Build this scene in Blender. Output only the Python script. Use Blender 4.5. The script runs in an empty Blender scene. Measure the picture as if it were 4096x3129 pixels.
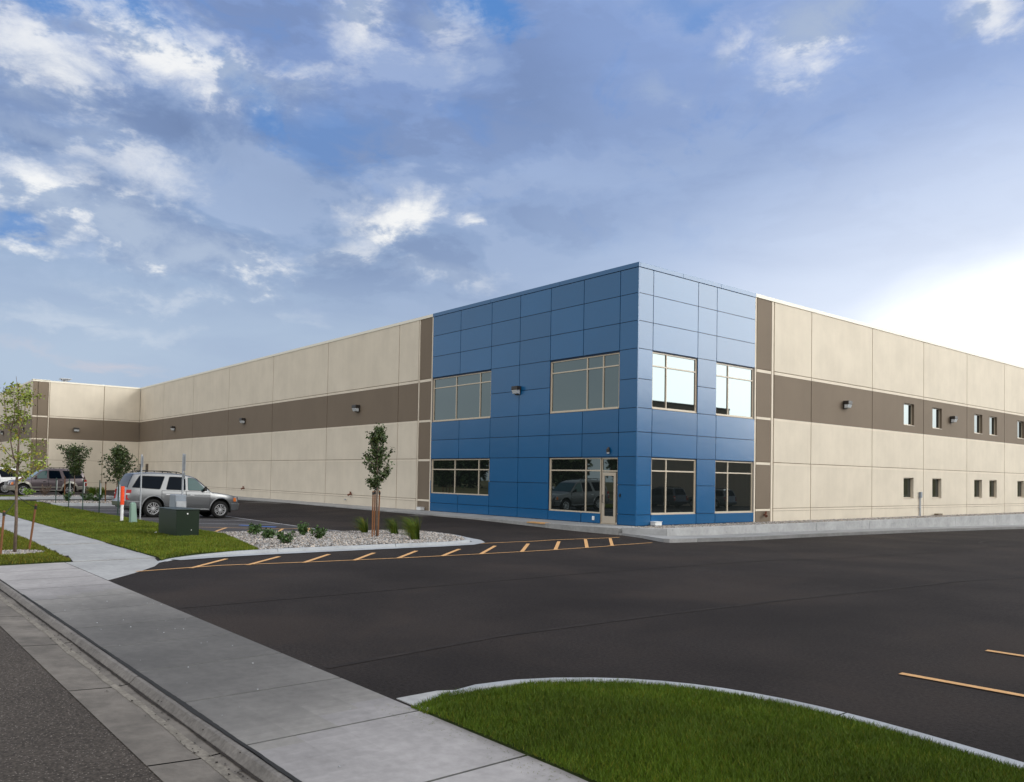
import bpy, bmesh, math, random
import numpy as np
from mathutils import Vector, Matrix
R = math.radians
random.seed(7); rng = np.random.default_rng(11)
S = bpy.context.scene
COL = S.collection

# ------------------------------------------------------------------ camera
cam_d = bpy.data.cameras.new("camera"); cam = bpy.data.objects.new("camera", cam_d); COL.objects.link(cam)
CR = Vector((0.63933994, 0.76872636, 0.01744203)); CU = Vector((0.01087231, -0.03171912, 0.99943769)); CD = Vector((-0.76884734, 0.63879079, 0.02863713))
M = Matrix((CR, CU, -CD)).transposed().to_4x4(); M.translation = Vector((21.92894, -24.68719, 2.0))
cam.matrix_world = M
cam_d.sensor_width = 36; cam_d.lens = 28.728; cam_d.shift_y = 0.0616
cam_d.clip_start = 0.1; cam_d.clip_end = 5000
S.camera = cam
S.render.resolution_x = 1024; S.render.resolution_y = 782
S.view_settings.view_transform = 'Standard'; S.view_settings.look = 'None'
S.view_settings.exposure = 0.0; S.view_settings.gamma = 1

# ------------------------------------------------------------------ node expression helper
class NX:
    def __init__(s, t, sock): s.t, s.s = t, sock
    def _m(s, op, *o, clamp=False):
        n = s.t.nodes.new('ShaderNodeMath'); n.operation = op; n.use_clamp = clamp
        for i, v in enumerate((s,) + o):
            if isinstance(v, NX): s.t.links.new(v.s, n.inputs[i])
            else: n.inputs[i].default_value = v
        return NX(s.t, n.outputs[0])
    def __add__(s, o): return s._m('ADD', o)
    __radd__ = __add__
    def __sub__(s, o): return s._m('SUBTRACT', o)
    def __rsub__(s, o): return (s * -1) + o
    def __mul__(s, o): return s._m('MULTIPLY', o)
    __rmul__ = __mul__
    def __truediv__(s, o): return s._m('DIVIDE', o)
    def clamp(s): return s._m('ADD', 0.0, clamp=True)
    def sm(s, a, b):
        n = s.t.nodes.new('ShaderNodeMapRange'); n.interpolation_type = 'SMOOTHSTEP'
        s.t.links.new(s.s, n.inputs[0]); n.inputs[1].default_value = a; n.inputs[2].default_value = b
        return NX(s.t, n.outputs[0])
def mixc(t, f, a, b, mode='MIX'):
    n = t.nodes.new('ShaderNodeMix'); n.data_type = 'RGBA'; n.blend_type = mode
    for sock, v in ((n.inputs[0], f), (n.inputs[6], a), (n.inputs[7], b)):
        if isinstance(v, NX): t.links.new(v.s, sock)
        elif isinstance(v, (tuple, list)): sock.default_value = (*v[:3], 1)
        else: sock.default_value = v
    return NX(t, n.outputs[2])
def noise(t, vec, scale, detail=4, rough=.55, dist=0, dim='3D'):
    n = t.nodes.new('ShaderNodeTexNoise'); n.noise_dimensions = dim
    if vec is not None: t.links.new(vec.s, n.inputs['Vector'])
    n.inputs['Scale'].default_value = scale; n.inputs['Detail'].default_value = detail
    n.inputs['Roughness'].default_value = rough; n.inputs['Distortion'].default_value = dist
    return NX(t, n.outputs['Fac'])
def combine(t, x, y, z):
    n = t.nodes.new('ShaderNodeCombineXYZ')
    for i, v in enumerate((x, y, z)):
        if isinstance(v, NX): t.links.new(v.s, n.inputs[i])
        else: n.inputs[i].default_value = v
    return NX(t, n.outputs[0])
def sep(t, v):
    n = t.nodes.new('ShaderNodeSeparateXYZ'); t.links.new(v.s, n.inputs[0])
    return [NX(t, n.outputs[i]) for i in range(3)]

# ------------------------------------------------------------------ sky: NISHITA + broken evening cloud
SUN_AZ, SUN_EL = 30.0, 24.0
W = bpy.data.worlds.new("World"); S.world = W; W.use_nodes = True
t = W.node_tree; t.nodes.clear()
out = t.nodes.new('ShaderNodeOutputWorld'); bg = t.nodes.new('ShaderNodeBackground'); t.links.new(bg.outputs[0], out.inputs[0])
sky = t.nodes.new('ShaderNodeTexSky'); sky.sky_type = 'NISHITA'; sky.sun_disc = False
sky.sun_elevation = R(SUN_EL); sky.sun_rotation = R(90 - SUN_AZ)
tc = t.nodes.new('ShaderNodeTexCoord'); D = NX(t, tc.outputs['Generated'])
dx, dy, dz = sep(t, D)
az = dy._m('ARCTAN2', dx) * 57.29578
el = dz._m('ARCSINE') * 57.29578
stv = combine(t, dx, dy, dz * 2.2)
n1 = noise(t, stv, 5.5, 6, .6, .3); n2 = noise(t, stv, 14, 6, .66, .4); n3 = noise(t, combine(t, dx, dy, dz * 5), 3.0, 5, .55, .5)
n4 = noise(t, combine(t, dy, dx, dz * 1.6), 9, 6, .6, .8)
n5 = noise(t, combine(t, dx + 3.1, dy, dz * 2.0), 38, 4, .65, .3)
waz = az + (n1 - .5) * 7 + (n2 - .5) * 3
wel = el + (n4 - .5) * 4.5 + (n2 - .5) * 1.8
BL = {'W':[(171.7,24.4,4.2,2.4,-25,0.85),(162.7,25.6,6.1,1.9,-12,1),(159.8,25.2,3.5,1.9,-30,0.8),(170.1,15.8,4.8,1.7,-14,1.1),(165.2,14.9,5.5,1.8,-17,1.15),(160.4,14.2,4.2,1.2,-5,1),(171.8,13.1,1.9,0.5,-5,0.9),(149.2,17.4,3.1,1.4,20,1.15),(152.2,15.1,2.9,1.0,20,0.5),(144.0,17.6,1.0,0.5,10,0.9),(166.1,19.2,3.5,1.6,-35,0.6),(169.3,19.4,5.2,0.8,-12,0.45),(151.3,29.1,1.9,2.6,-15,0.75),(145.4,29.0,1.3,1.9,-20,0.45),(119.8,28.2,3.5,1.8,40,0.8),(124.6,27.7,1.6,1.0,10,0.45),(129.6,25.5,1.9,0.7,-20,0.35),(145.4,13.9,2.9,0.8,-10,0.4),(162.3,10.9,6.5,0.6,-3,0.25),(110.1,27.1,1.9,1.3,0,0.8),(168.7,8.9,7.1,0.6,0,0.2)],
'P':[(166.5,6.5,3.9,0.5,-2,0.6),(170.6,7.0,3.9,0.6,-5,0.3)],
'D':[(170.1,22.5,6.1,1.9,-15,0.75),(162.6,21.6,8.4,2.4,-12,0.95),(168.9,17.9,6.1,1.3,-15,0.6),(155.4,18.9,7.4,3.2,-15,0.6),(150.3,14.6,6.5,1.6,5,0.3),(139.1,25.5,9.7,3.5,-30,0.5),(127.6,21.6,11.3,3.9,-10,0.3),(171.8,14.5,1.9,0.6,0,0.3)],
'B':[(166.4,27.5,6.8,1.5,-12,1),(170.2,26.4,1.9,1.3,0,0.8),(142.1,29.9,3.5,1.5,-30,0.8),(156.7,22.4,2.3,1.6,-20,0.6),(153.0,22.0,3.9,2.3,0,0.4),(172.0,13.9,1.9,0.6,-8,0.6),(128.4,29.8,3.9,1.0,0,0.4),(158.0,23.9,2.6,1.0,-20,0.5)]}
def layer(lst, k, thr=1.15, edge=.75, wob=1.6, nn=None):
    tot = None
    for a0, e0, wa, we, rot, amp in lst:
        c, s_ = math.cos(R(rot)), math.sin(R(rot))
        X = (waz - a0) * -math.cos(R(e0)); Y = wel - e0
        u = (X * c + Y * s_) / (wa * k); v = (Y * c - X * s_) / (we * k)
        r2 = u * u + v * v
        m = (thr - r2._m('POWER', .5) + (nn - .5) * wob).sm(0, edge) * amp
        tot = m if tot is None else tot._m('MAXIMUM', m)
    return tot._m('MINIMUM', 1.0)
rgt = az.sm(152, 112)
cA = mixc(t, rgt, (.40, .49, .63), (.74, .81, .95))      # low
cB = mixc(t, rgt, (.27, .37, .555), (.45, .55, .76))      # middle
cC = mixc(t, rgt, (.21, .31, .57), (.29, .405, .69))     # high
base = mixc(t, el.sm(7, 17), cA, cB)
base = mixc(t, el.sm(14, 28), base, cC)
base = mixc(t, n3.sm(.36, .66) * .22, base, (.19, .26, .46))
lx = combine(t, dx - .018, dy + .035, dz * 2.2 + .075)
nb = noise(t, lx, 5.5, 6, .6, .3)
rel = n1 - nb                                             # lit / shaded flanks of the cloud
rough = (az.sm(128, 150) * .75 + .25) * el.sm(9, 16)
base = mixc(t, rel.sm(.0, -.10) * rough * .38, base, (.15, .21, .38))
base = mixc(t, rel.sm(.01, .13) * rough * .36, base, (.48, .57, .75))
base = mixc(t, n4.sm(.55, .72) * el.sm(12, 24) * .4, base, (.12, .27, .62))
wsoft = layer(BL['W'], 1.7, thr=1.1, edge=1.7, wob=1.4, nn=n2)
base = mixc(t, wsoft * (n2.sm(.3, .7) * .35 + .22), base, (.40, .48, .64))
base = mixc(t, layer(BL['D'], 1.25, edge=1.6, wob=1.2, nn=n1) * .9, base, mixc(t, (rel * 3 + n2).sm(.25, .85), (.135, .195, .35), (.24, .32, .49)))
base = mixc(t, layer(BL['B'], 1.05, edge=.9, wob=1.6, nn=n2), base, (.06, .22, .57))
nw = n2 * .6 + n5 * .4
wm = layer(BL['W'], 1.35, thr=1.15, edge=1.25, wob=2.2, nn=nw)
base = mixc(t, wm * .88, base, mixc(t, (rel * 3.4 + n5 * .6 + n4 * .4).sm(.30, .66), (.40, .48, .62), (.96, .95, .92)))
base = mixc(t, layer(BL['P'], 1.1, edge=1.6, wob=.8, nn=n1), base, (.62, .54, .57))
# glow low in the north where the sun has gone behind thin cloud
gx = (az - 96.0) / 27.0; gy = (el - 0.0) / 15.5
gr = (gx * gx + gy * gy)._m('POWER', .5) + (n1 - .5) * .16
base = mixc(t, gr.sm(1.8, .85)* .7, base, (.82, .88, 1.0))
base = mixc(t, gr.sm(1.13, .74), base, (1.45, 1.45, 1.4))
# the rest of the dome (behind and overhead) is unseen, brightened to light the facades
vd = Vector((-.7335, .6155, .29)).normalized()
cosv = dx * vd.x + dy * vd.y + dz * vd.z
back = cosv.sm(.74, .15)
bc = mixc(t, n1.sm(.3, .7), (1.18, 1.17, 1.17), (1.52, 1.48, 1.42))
side = (dx * .62 + dy * .78).sm(-.2, .9)         # unseen sky beside the view, level set to light the right facade
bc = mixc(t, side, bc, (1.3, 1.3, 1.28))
lobe = (dx * .611 + dy * .728 + dz * .309).sm(.86, .992)      # bright patch added low in the north east for blue sheen and panes
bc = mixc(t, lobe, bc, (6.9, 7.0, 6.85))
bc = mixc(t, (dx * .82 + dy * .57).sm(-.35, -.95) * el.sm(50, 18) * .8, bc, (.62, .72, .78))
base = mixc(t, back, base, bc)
base = mixc(t, el.sm(-1.0, -6.0), base, (.12, .11, .09))
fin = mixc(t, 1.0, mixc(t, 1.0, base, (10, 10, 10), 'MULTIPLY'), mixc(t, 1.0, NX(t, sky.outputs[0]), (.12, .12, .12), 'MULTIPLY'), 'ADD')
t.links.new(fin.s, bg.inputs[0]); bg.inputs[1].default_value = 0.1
W.cycles.sampling_method = 'MANUAL'; W.cycles.sample_map_resolution = 512

sun_d = bpy.data.lights.new("sun", 'SUN'); sun_d.energy = 0.5; sun_d.angle = R(12); sun_d.color = (1, .95, .87)
sun = bpy.data.objects.new("sun", sun_d); COL.objects.link(sun)
sv = Vector((math.cos(R(SUN_EL)) * math.cos(R(SUN_AZ)), math.cos(R(SUN_EL)) * math.sin(R(SUN_AZ)), math.sin(R(SUN_EL))))
sun.rotation_euler = sv.to_track_quat('Z', 'Y').to_euler(); sun.location = (60, 30, 60)

# ------------------------------------------------------------------ materials
MATS = {}
def pmat(name, base,  rough=.6, spec=.5, metal=0, var=0., vs=3., var2=0., vs2=40., bump=0., bs=60., coat=0., tint=False, ior=None, streak=0., speck=None, obj=True, patch=None):
    m = bpy.data.materials.new(name); m.use_nodes = True; tt = m.node_tree; b = tt.nodes['Principled BSDF']
    co = tt.nodes.new('ShaderNodeTexCoord')
    gm = tt.nodes.new('ShaderNodeNewGeometry')
    P = NX(tt, gm.outputs['Position']) if not obj else NX(tt, co.outputs['Object'])
    c = None
    def dark(c, f, amt):   # multiply by 1-amt..1+amt
        n = tt.nodes.new('ShaderNodeMix'); n.data_type = 'RGBA'; n.blend_type = 'MULTIPLY'; n.inputs[0].default_value = 1
        g = f * (2 * amt) + (1 - amt)
        cc = combine(tt, g, g, g); tt.links.new(cc.s, n.inputs[7])
        if isinstance(c, NX): tt.links.new(c.s, n.inputs[6])
        else: n.inputs[6].default_value = (*c, 1)
        return NX(tt, n.outputs[2])
    c = tuple(base)
    if var: c = dark(c, noise(tt, P, vs, 5, .6).sm(.25, .75), var)
    if var2: c = dark(c, noise(tt, P, vs2, 3, .6).sm(.25, .75), var2)
    if streak:
        x, y, z = sep(tt, P); c = dark(c, noise(tt, combine(tt, x * 1.6, y * 1.6, z * .12), 1.5, 6, .62).sm(.3, .7), streak)
    if speck:
        v = tt.nodes.new('ShaderNodeTexVoronoi'); v.inputs['Scale'].default_value = speck[0]; tt.links.new(P.s, v.inputs['Vector'])
        rc = sep(tt, NX(tt, v.outputs['Color']))[0]
        c = mixc(tt, rc.sm(speck[1], speck[1] + .1) * NX(tt, v.outputs['Distance']).sm(.5, .2), c, speck[2])
    if patch: c = mixc(tt, noise(tt, P, patch[0], 4, .6, .6).sm(.5, .68) * patch[2], c, patch[1])
    if tint:
        at = tt.nodes.new('ShaderNodeAttribute'); at.attribute_name = 'tint'
        c = mixc(tt, 1.0, c, NX(tt, at.outputs['Color']), 'MULTIPLY')
    if isinstance(c, NX): tt.links.new(c.s, b.inputs['Base Color'])
    else: b.inputs['Base Color'].default_value = (*c, 1)
    b.inputs['Roughness'].default_value = rough; b.inputs['Specular IOR Level'].default_value = spec; b.inputs['Metallic'].default_value = metal
    if ior: b.inputs['IOR'].default_value = ior
    if coat: b.inputs['Coat Weight'].default_value = coat; b.inputs['Coat Roughness'].default_value = .08
    if bump:
        bn = tt.nodes.new('ShaderNodeBump'); bn.inputs['Strength'].default_value = 1; bn.inputs['Distance'].default_value = bump
        tt.links.new(noise(tt, P, bs, 4, .6).s, bn.inputs['Height']); tt.links.new(bn.outputs[0], b.inputs['Normal'])
    MATS[name] = m; return m
pmat('tan', (.625, .562, .462), .85, .25, var=.065, vs=.5, streak=.02, var2=.025, vs2=30, bump=.002, bs=40)
pmat('tan_trim_lit', (.67, .60, .495), .8, .25, var=.05, vs=1)  # pale pilaster frames; on horizontal strips the lighter tan paints chamfer light
pmat('joint', (.26, .20, .14), .9, .1)
pmat('brown', (.178, .140, .103), .8, .3, var=.05, vs=.4, streak=.012, bump=.002, bs=40)
pmat('cap', (.74, .70, .60), .5, .5)
pmat('blue', (.003, .087, .228), .25, .66, var=.03, vs=.5, bump=.006, bs=.9, tint=True)
pmat('blue_joint', (.008, .03, .08), .6, .3)
pmat('blue_cap', (.02, .10, .24), .25, .6)
pmat('frame', (.50, .43, .33), .38, .6)
pmat('door_paint', (.44, .38, .30), .45, .5)
m = pmat('glass', (.008, .010, .010), .015, .9, ior=1.75); m.node_tree.nodes['Principled BSDF'].inputs['Specular Tint'].default_value = (.80, .95, .97, 1)
m = pmat('black', (.012, .012, .012), .5, .4)
pmat('lens', (.55, .58, .6), .12, .8)
pmat('bronze', (.028, .023, .02), .45, .5)
pmat('white', (.75, .76, .76), .5, .5)
pmat('roofing', (.5, .5, .48), .9, .2)
pmat('galv', (.42, .44, .47), .42, .6, metal=.55, var=.1, vs=8)
pmat('green_post', (.012, .045, .03), .5, .4)
pmat('transformer', (.005, .015, .006), .4, .35, var=.06, vs=2)
pmat('pedestal', (.17, .27, .215), .55, .4, var=.05, vs=4)
pmat('grey_paint', (.22, .25, .29), .5, .4, var=.06, vs=4)
pmat('orange', (.85, .075, .015), .5, .4)
pmat('red', (.35, .012, .012), .25, .6)
pmat('amber', (.65, .16, .02), .25, .6)
pmat('stake', (.19, .085, .038), .8, .2, var=.2, vs=6)
pmat('bark', (.15, .11, .085), .85, .2, var=.25, vs=20)
pmat('rust', (.17, .07, .045), .7, .3)
pmat('concrete', (.30, .30, .295), .75, .25, var=.16, vs=.9, var2=.10, vs2=9, bump=.0015, bs=90, tint=True, obj=False)
pmat('gutter', (.150, .134, .115), .85, .2, var=.28, vs=1.6, var2=.12, vs2=10, bump=.003, bs=70, obj=False)
pmat('kerb_old', (.165, .152, .138), .85, .25, var=.2, vs=2.4, var2=.2, vs2=25, bump=.004, bs=60, obj=False)
pmat('kerb', (.33, .345, .36), .8, .3, var=.12, vs=1.3, var2=.06, vs2=20, obj=False)
pmat('retaining', (.36, .365, .37), .85, .25, var=.15, vs=.8, var2=.08, vs2=6, speck=(9, .94, (.1, .1, .1)), obj=False)
pmat('sediment', (.19, .172, .145), .95, .15, var=.2, vs=6, var2=.2, vs2=30, obj=False)
pmat('dirt', (.035, .03, .026), .95, .15, var=.3, vs=10, obj=False)
pmat('grout', (.035, .035, .035), .95, .1, obj=False)
pmat('asphalt_new', (.0275, .0224, .0198), .85, .12, var=.28, vs=.3, var2=.38, vs2=26, bump=.009, bs=120, speck=(55, .975, (.09, .085, .08)), obj=False, patch=(.3, (.044, .033, .0265), .45))
pmat('asphalt_stall', (.065, .062, .063), .85, .12, var=.12, vs=.5, bump=.003, bs=160, obj=False)
pmat('asphalt_old', (.064, .054, .045), .88, .15, var=.18, vs=.5, var2=.45, vs2=38, bump=.008, bs=90, speck=(70, .80, (.25, .22, .19)), obj=False)
pmat('seam', (.0285, .0235, .0208), .85, .12, var=.3, vs=3, obj=False)
pmat('yellow', (.60, .34, .14), .7, .3, var=.08, vs=3, var2=.15, vs2=30, obj=False)
pmat('white_line', (.45, .45, .46), .75, .3, var=.2, vs=3, obj=False)
pmat('blue_line', (.05, .16, .5), .7, .3, obj=False)
pmat('soil', (.030, .042, .010), .95, .1, var=.35, vs=1.2, var2=.3, vs2=14, bump=.01, bs=50, obj=False)
pmat('field', (.14, .12, .055), .95, .1, var=.3, vs=.08, var2=.2, vs2=2, obj=False)
pmat('blade', (.070, .098, .008), .6, .2, tint=True, var=.2, vs=.9, obj=False)
pmat('stone', (.31, .285, .262), .85, .25, tint=True)
pmat('gravel_bed', (.085, .078, .072), .9, .2, var=.3, vs=25, var2=.3, vs2=60, bump=.02, bs=25, obj=False)
pmat('leaf_light', (.19, .25, .035), .5, .4, tint=True)
pmat('leaf_dark', (.042, .070, .017), .5, .4, tint=True)
pmat('leaf_far', (.03, .05, .018), .6, .3, tint=True)
pmat('paint_silver', (.165, .172, .180), .3, .5, metal=.5, coat=.5)
pmat('paint_mauve', (.105, .082, .092), .3, .5, metal=.4, coat=.5)
pmat('paint_beige', (.25, .24, .21), .35, .6, metal=.3, coat=.3)
pmat('paint_white', (.72, .73, .73), .3, .6, coat=.6)
pmat('paint_dark', (.03, .035, .045), .3, .6, coat=.7)
pmat('tyre', (.012, .012, .012), .85, .3)
pmat('chrome', (.75, .76, .78), .25, .8, metal=.5)
pmat('car_glass', (.002, .005, .010), .03, .25, ior=1.25)
pmat('car_glass_clear', (.03, .085, .085), .04, .6, ior=1.5)
pmat('lamp_clear', (.5, .5, .5), .12, .9)
pmat('far_wall', (.48, .37, .26), .85, .2, streak=.05)
# leaves let some light through
for k in ('leaf_light', 'leaf_dark', 'blade'):
    b = MATS[k].node_tree.nodes['Principled BSDF']
    b.inputs['Subsurface Weight'].default_value = 0.0

# ------------------------------------------------------------------ mesh helpers
class MB:
    def __init__(s): s.v, s.f, s.m, s.t = [], [], [], []
    def poly(s, pts, m=0, tint=None):
        i = len(s.v); s.v += [tuple(p) for p in pts]; s.f.append(tuple(range(i, i + len(pts)))); s.m.append(m); s.t.append(tint)
    def box(s, x0, x1, y0, y1, z0, z1, m=0, tint=None, top=None):
        P = [(x0,y0,z0),(x1,y0,z0),(x1,y1,z0),(x0,y1,z0),(x0,y0,z1),(x1,y0,z1),(x1,y1,z1),(x0,y1,z1)]
        s.hexa(P, m, tint)
    def hexa(s, P, m=0, tint=None):
        i = len(s.v); s.v += [tuple(p) for p in P]
        for q in ((0,3,2,1),(4,5,6,7),(0,1,5,4),(1,2,6,5),(2,3,7,6),(3,0,4,7)):
            s.f.append(tuple(i + k for k in q)); s.m.append(m); s.t.append(tint)
    def prism(s, pts, z0, z1, m=0, tint=None, mside=None):
        n = len(pts); A = [(p[0], p[1], z0 if not callable(z0) else z0(*p[:2])) for p in pts]; B = [(p[0], p[1], z1 if not callable(z1) else z1(*p[:2])) for p in pts]
        area = sum(pts[i][0]*pts[(i+1)%n][1]-pts[(i+1)%n][0]*pts[i][1] for i in range(n))
        if area < 0: A.reverse(); B.reverse()
        i = len(s.v); s.v += A + B
        s.f.append(tuple(i + n + k for k in range(n))); s.m.append(m); s.t.append(tint)
        s.f.append(tuple(i + n - 1 - k for k in range(n))); s.m.append(m); s.t.append(tint)
        for k in range(n):
            s.f.append((i + k, i + (k+1)%n, i + n + (k+1)%n, i + n + k)); s.m.append(m if mside is None else mside); s.t.append(tint)
    def tube(s, pts, rad, n=6, m=0, tint=None, caps=True):
        pts = [Vector(p) for p in pts]; rings = []
        up = Vector((0, 0, 1))
        for k, p in enumerate(pts):
            d = (pts[min(k+1, len(pts)-1)] - pts[max(k-1, 0)]).normalized()
            a = d.cross(up if abs(d.z) < .9 else Vector((1, 0, 0))).normalized(); b = d.cross(a)
            r = rad[k] if isinstance(rad, (list, tuple)) else rad
            i = len(s.v)
            for j in range(n):
                th = 2 * math.pi * j / n; s.v.append(tuple(p + a * (r * math.cos(th)) + b * (r * math.sin(th))))
            rings.append(i)
        for k in range(len(rings) - 1):
            for j in range(n):
                s.f.append((rings[k] + j, rings[k] + (j+1)%n, rings[k+1] + (j+1)%n, rings[k+1] + j)); s.m.append(m); s.t.append(tint)
        if caps:
            s.f.append(tuple(rings[0] + j for j in reversed(range(n)))); s.m.append(m); s.t.append(tint)
            s.f.append(tuple(rings[-1] + j for j in range(n))); s.m.append(m); s.t.append(tint)
    def build(s, name, mats, parent=None, smooth=False, fix=True, bevel=0, loc=None):
        me = bpy.data.meshes.new(name); me.from_pydata(s.v, [], s.f)
        if isinstance(mats, str): mats = [mats]
        for k in mats: me.materials.append(MATS[k])
        me.polygons.foreach_set('material_index', s.m)
        if any(x is not None for x in s.t):
            at = me.color_attributes.new('tint', 'FLOAT_COLOR', 'CORNER')
            arr = []
            for f, x in zip(s.f, s.t):
                x = x if x is not None else (1, 1, 1)
                arr += [*x, 1.0] * len(f)
            at.data.foreach_set('color', arr)
        if fix:
            bm = bmesh.new(); bm.from_mesh(me); bmesh.ops.recalc_face_normals(bm, faces=bm.faces); bm.to_mesh(me); bm.free()
        if smooth: me.polygons.foreach_set('use_smooth', [True] * len(me.polygons))
        me.update()
        o = bpy.data.objects.new(name, me); COL.objects.link(o)
        if parent is not None: o.parent = parent
        if loc: o.location = loc
        if bevel:
            md = o.modifiers.new('bevel', 'BEVEL'); md.width = bevel; md.segments = 2; md.limit_method = 'ANGLE'; md.angle_limit = R(40)
        return o
def tri_object(name, verts, tris, tints, mat, parent=None):
    me = bpy.data.meshes.new(name); n = len(tris)
    me.vertices.add(len(verts)); me.vertices.foreach_set('co', verts.astype(np.float32).ravel())
    k = tris.shape[1]
    me.loops.add(n * k); me.loops.foreach_set('vertex_index', tris.astype(np.int32).ravel())
    me.polygons.add(n); me.polygons.foreach_set('loop_start', np.arange(0, n * k, k, dtype=np.int32)); me.polygons.foreach_set('loop_total', np.full(n, k, dtype=np.int32))
    me.materials.append(MATS[mat])
    at = me.color_attributes.new('tint', 'FLOAT_COLOR', 'CORNER')
    c = np.ones((n, k, 4), np.float32); c[:, :, :3] = tints[:, None, :]; at.data.foreach_set('color', c.ravel())
    me.update(calc_edges=True); me.validate()
    o = bpy.data.objects.new(name, me); COL.objects.link(o)
    if parent is not None: o.parent = parent
    return o
def empty(name, loc=(0, 0, 0), rz=0):
    o = bpy.data.objects.new(name, None); COL.objects.link(o); o.location = loc; o.rotation_euler = (0, 0, rz); return o
def tag(o, label=None, cat=None, group=None, kind=None):
    if label: o['label'] = label
    if cat: o['category'] = cat
    if group: o['group'] = group
    if kind: o['kind'] = kind
    return o
def struct(o): o['kind'] = 'structure'; return o
def copy_tree(o, parent=None):
    c = o.copy(); COL.objects.link(c)
    if parent is not None: c.parent = parent
    for ch in [x for x in bpy.data.objects if x.parent == o]: copy_tree(ch, c)
    return c

# ------------------------------------------------------------------ ground
TXS = [-60, -40, -28, -8, 3, 60]
YT = {-60: [(-30, .0), (60, .0)], -40: [(-30, 0), (60, 0)],
      -28: [(-14.5, 0), (-11, -.06), (-7, -.05), (-2, .10)],
      -8: [(-14.5, 0), (-11, -.16), (-7, -.12), (-2, .05)],
      3: [(-12, 0), (-6, -.05), (-2.7, -.155), (2, -.24), (9, -.28), (18, -.37), (31, -.56), (60, -1.0)],
      60: [(-12, 0), (-6, -.05), (-2.7, -.155), (2, -.24), (9, -.28), (18, -.37), (31, -.56), (60, -1.0)]}
def zlot(x, y):
    v = [float(np.interp(y, [p[0] for p in YT[k]], [p[1] for p in YT[k]])) for k in TXS]
    return float(np.interp(x, TXS, v))
def grid_sheet(name, x0, x1, y0, y1, step, mat, zf, off=0., clip=None):
    mb = MB(); nx = max(1, round((x1-x0)/step)); ny = max(1, round((y1-y0)/step))
    for i in range(nx + 1):
        for j in range(ny + 1):
            x = x0 + (x1-x0)*i/nx; y = y0 + (y1-y0)*j/ny; mb.v.append((x, y, zf(x, y) + off))
    for i in range(nx):
        for j in range(ny):
            a = i*(ny+1)+j; mb.f.append((a, a+ny+1, a+ny+2, a+1)); mb.m.append(0); mb.t.append(None)
    return struct(mb.build(name, mat, smooth=True, fix=False))
mb = MB(); mb.box(-600, 600, -700, 700, -1.6, -1.3); struct(mb.build('ground', 'field'))
grid_sheet('parking_lot', -66, 62, -20.8, 60, 1.0, 'asphalt_new', zlot)
grid_sheet('parking_bays', -32.2, -4.15, -15.6, -10, .5, 'asphalt_stall', zlot, .006)
mb = MB(); mb.box(-130, 90, -33, -22.94, -.4, -.045); struct(mb.build('street', 'asphalt_old'))
mb = MB(); mb.box(-300, 300, -300, -33, -1.2, -.02); struct(mb.build('far_verge', 'field'))

# kerb and gutter along the street
mb = MB(); js = [-130, -40, -20, -8, -3.2, -.8, 1.6, 4.0, 6.35, 8.72, 11.07, 13.5, 15.95, 18.4, 20.85, 23.3, 40, 90]
for a, b in zip(js[:-1], js[1:]):
    a += .012; b -= .012
    P = [(-22.425, -.052), (-22.60, -.060), (-22.95, -.038)]
    for (y0, z0), (y1, z1) in zip(P[:-1], P[1:]): mb.poly([(a, y0, z0), (b, y0, z0), (b, y1, z1), (a, y1, z1)])
mb.box(-130, 90, -22.96, -22.4, -.3, -.075, 1)
struct(mb.build('gutter', ['gutter', 'grout'], fix=True))
mb = MB(); js = [-130, -40, -20, -8, -.8, 4.0, 8.72, 13.5, 18.4, 23.3, 40, 90]
for a, b in zip(js[:-1], js[1:]):
    a += .008; b -= .008
    P = [(-22.325, -.2), (-22.325, .006), (-22.345, .012), (-22.372, .006), (-22.42, -.045), (-22.43, -.2)]
    for (y0, z0), (y1, z1) in zip(P[:-1], P[1:]): mb.poly([(a, y0, z0), (b, y0, z0), (b, y1, z1), (a, y1, z1)])
    for x in (a, b): mb.poly([(x, *p) for p in P])
o = mb.build('street_kerb', 'kerb_old', fix=True); struct(o)

# dirt and sediment lying along the flow line
def wob_strip(x0, x1, yc, w0, w1, z, seed, step=.12):
    rr = np.random.default_rng(seed); mb = MB(); xs = np.arange(x0, x1, step); ph = rr.random(6) * 6
    f = lambda x, k: (math.sin(x * 1.3 + ph[k]) + .7 * math.sin(x * 3.1 + ph[k+1]) + .5 * math.sin(x * 7.7 + ph[k+2])) / 2.2
    A = [(x, yc + w0 * (1 + .45 * f(x, 0)) + .0015 * rr.normal()) for x in xs]; B = [(x, yc - w1 * (1 + .5 * f(x, 2)) + .002 * rr.normal()) for x in xs]
    for i in range(len(xs) - 1): mb.poly([(*A[i], z(A[i][1])), (*A[i+1], z(A[i+1][1])), (*B[i+1], z(B[i+1][1])), (*B[i], z(B[i][1]))])
    return mb
zgut = lambda y: float(np.interp(y, [-22.95, -22.60, -22.425, -22.37, -22.345], [-.038, -.060, -.052, .004, .010])) + .003
o = wob_strip(-20, 24, -22.545, .028, .035, zgut, 3, .06).build('gutter_sediment', 'sediment', fix=False); struct(o)
o = wob_strip(-20, 24, -22.428, .002, .022, lambda y: zgut(y) + .003, 5, .05).build('gutter_dirt', 'dirt', fix=False); struct(o)
o = wob_strip(7, 17.2, -22.305, .012, .028, lambda y: .0155, 8, .05).build('joint_sealant', 'grout', fix=False); struct(o)
mb = MB(); rr = np.random.default_rng(77)
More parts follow.
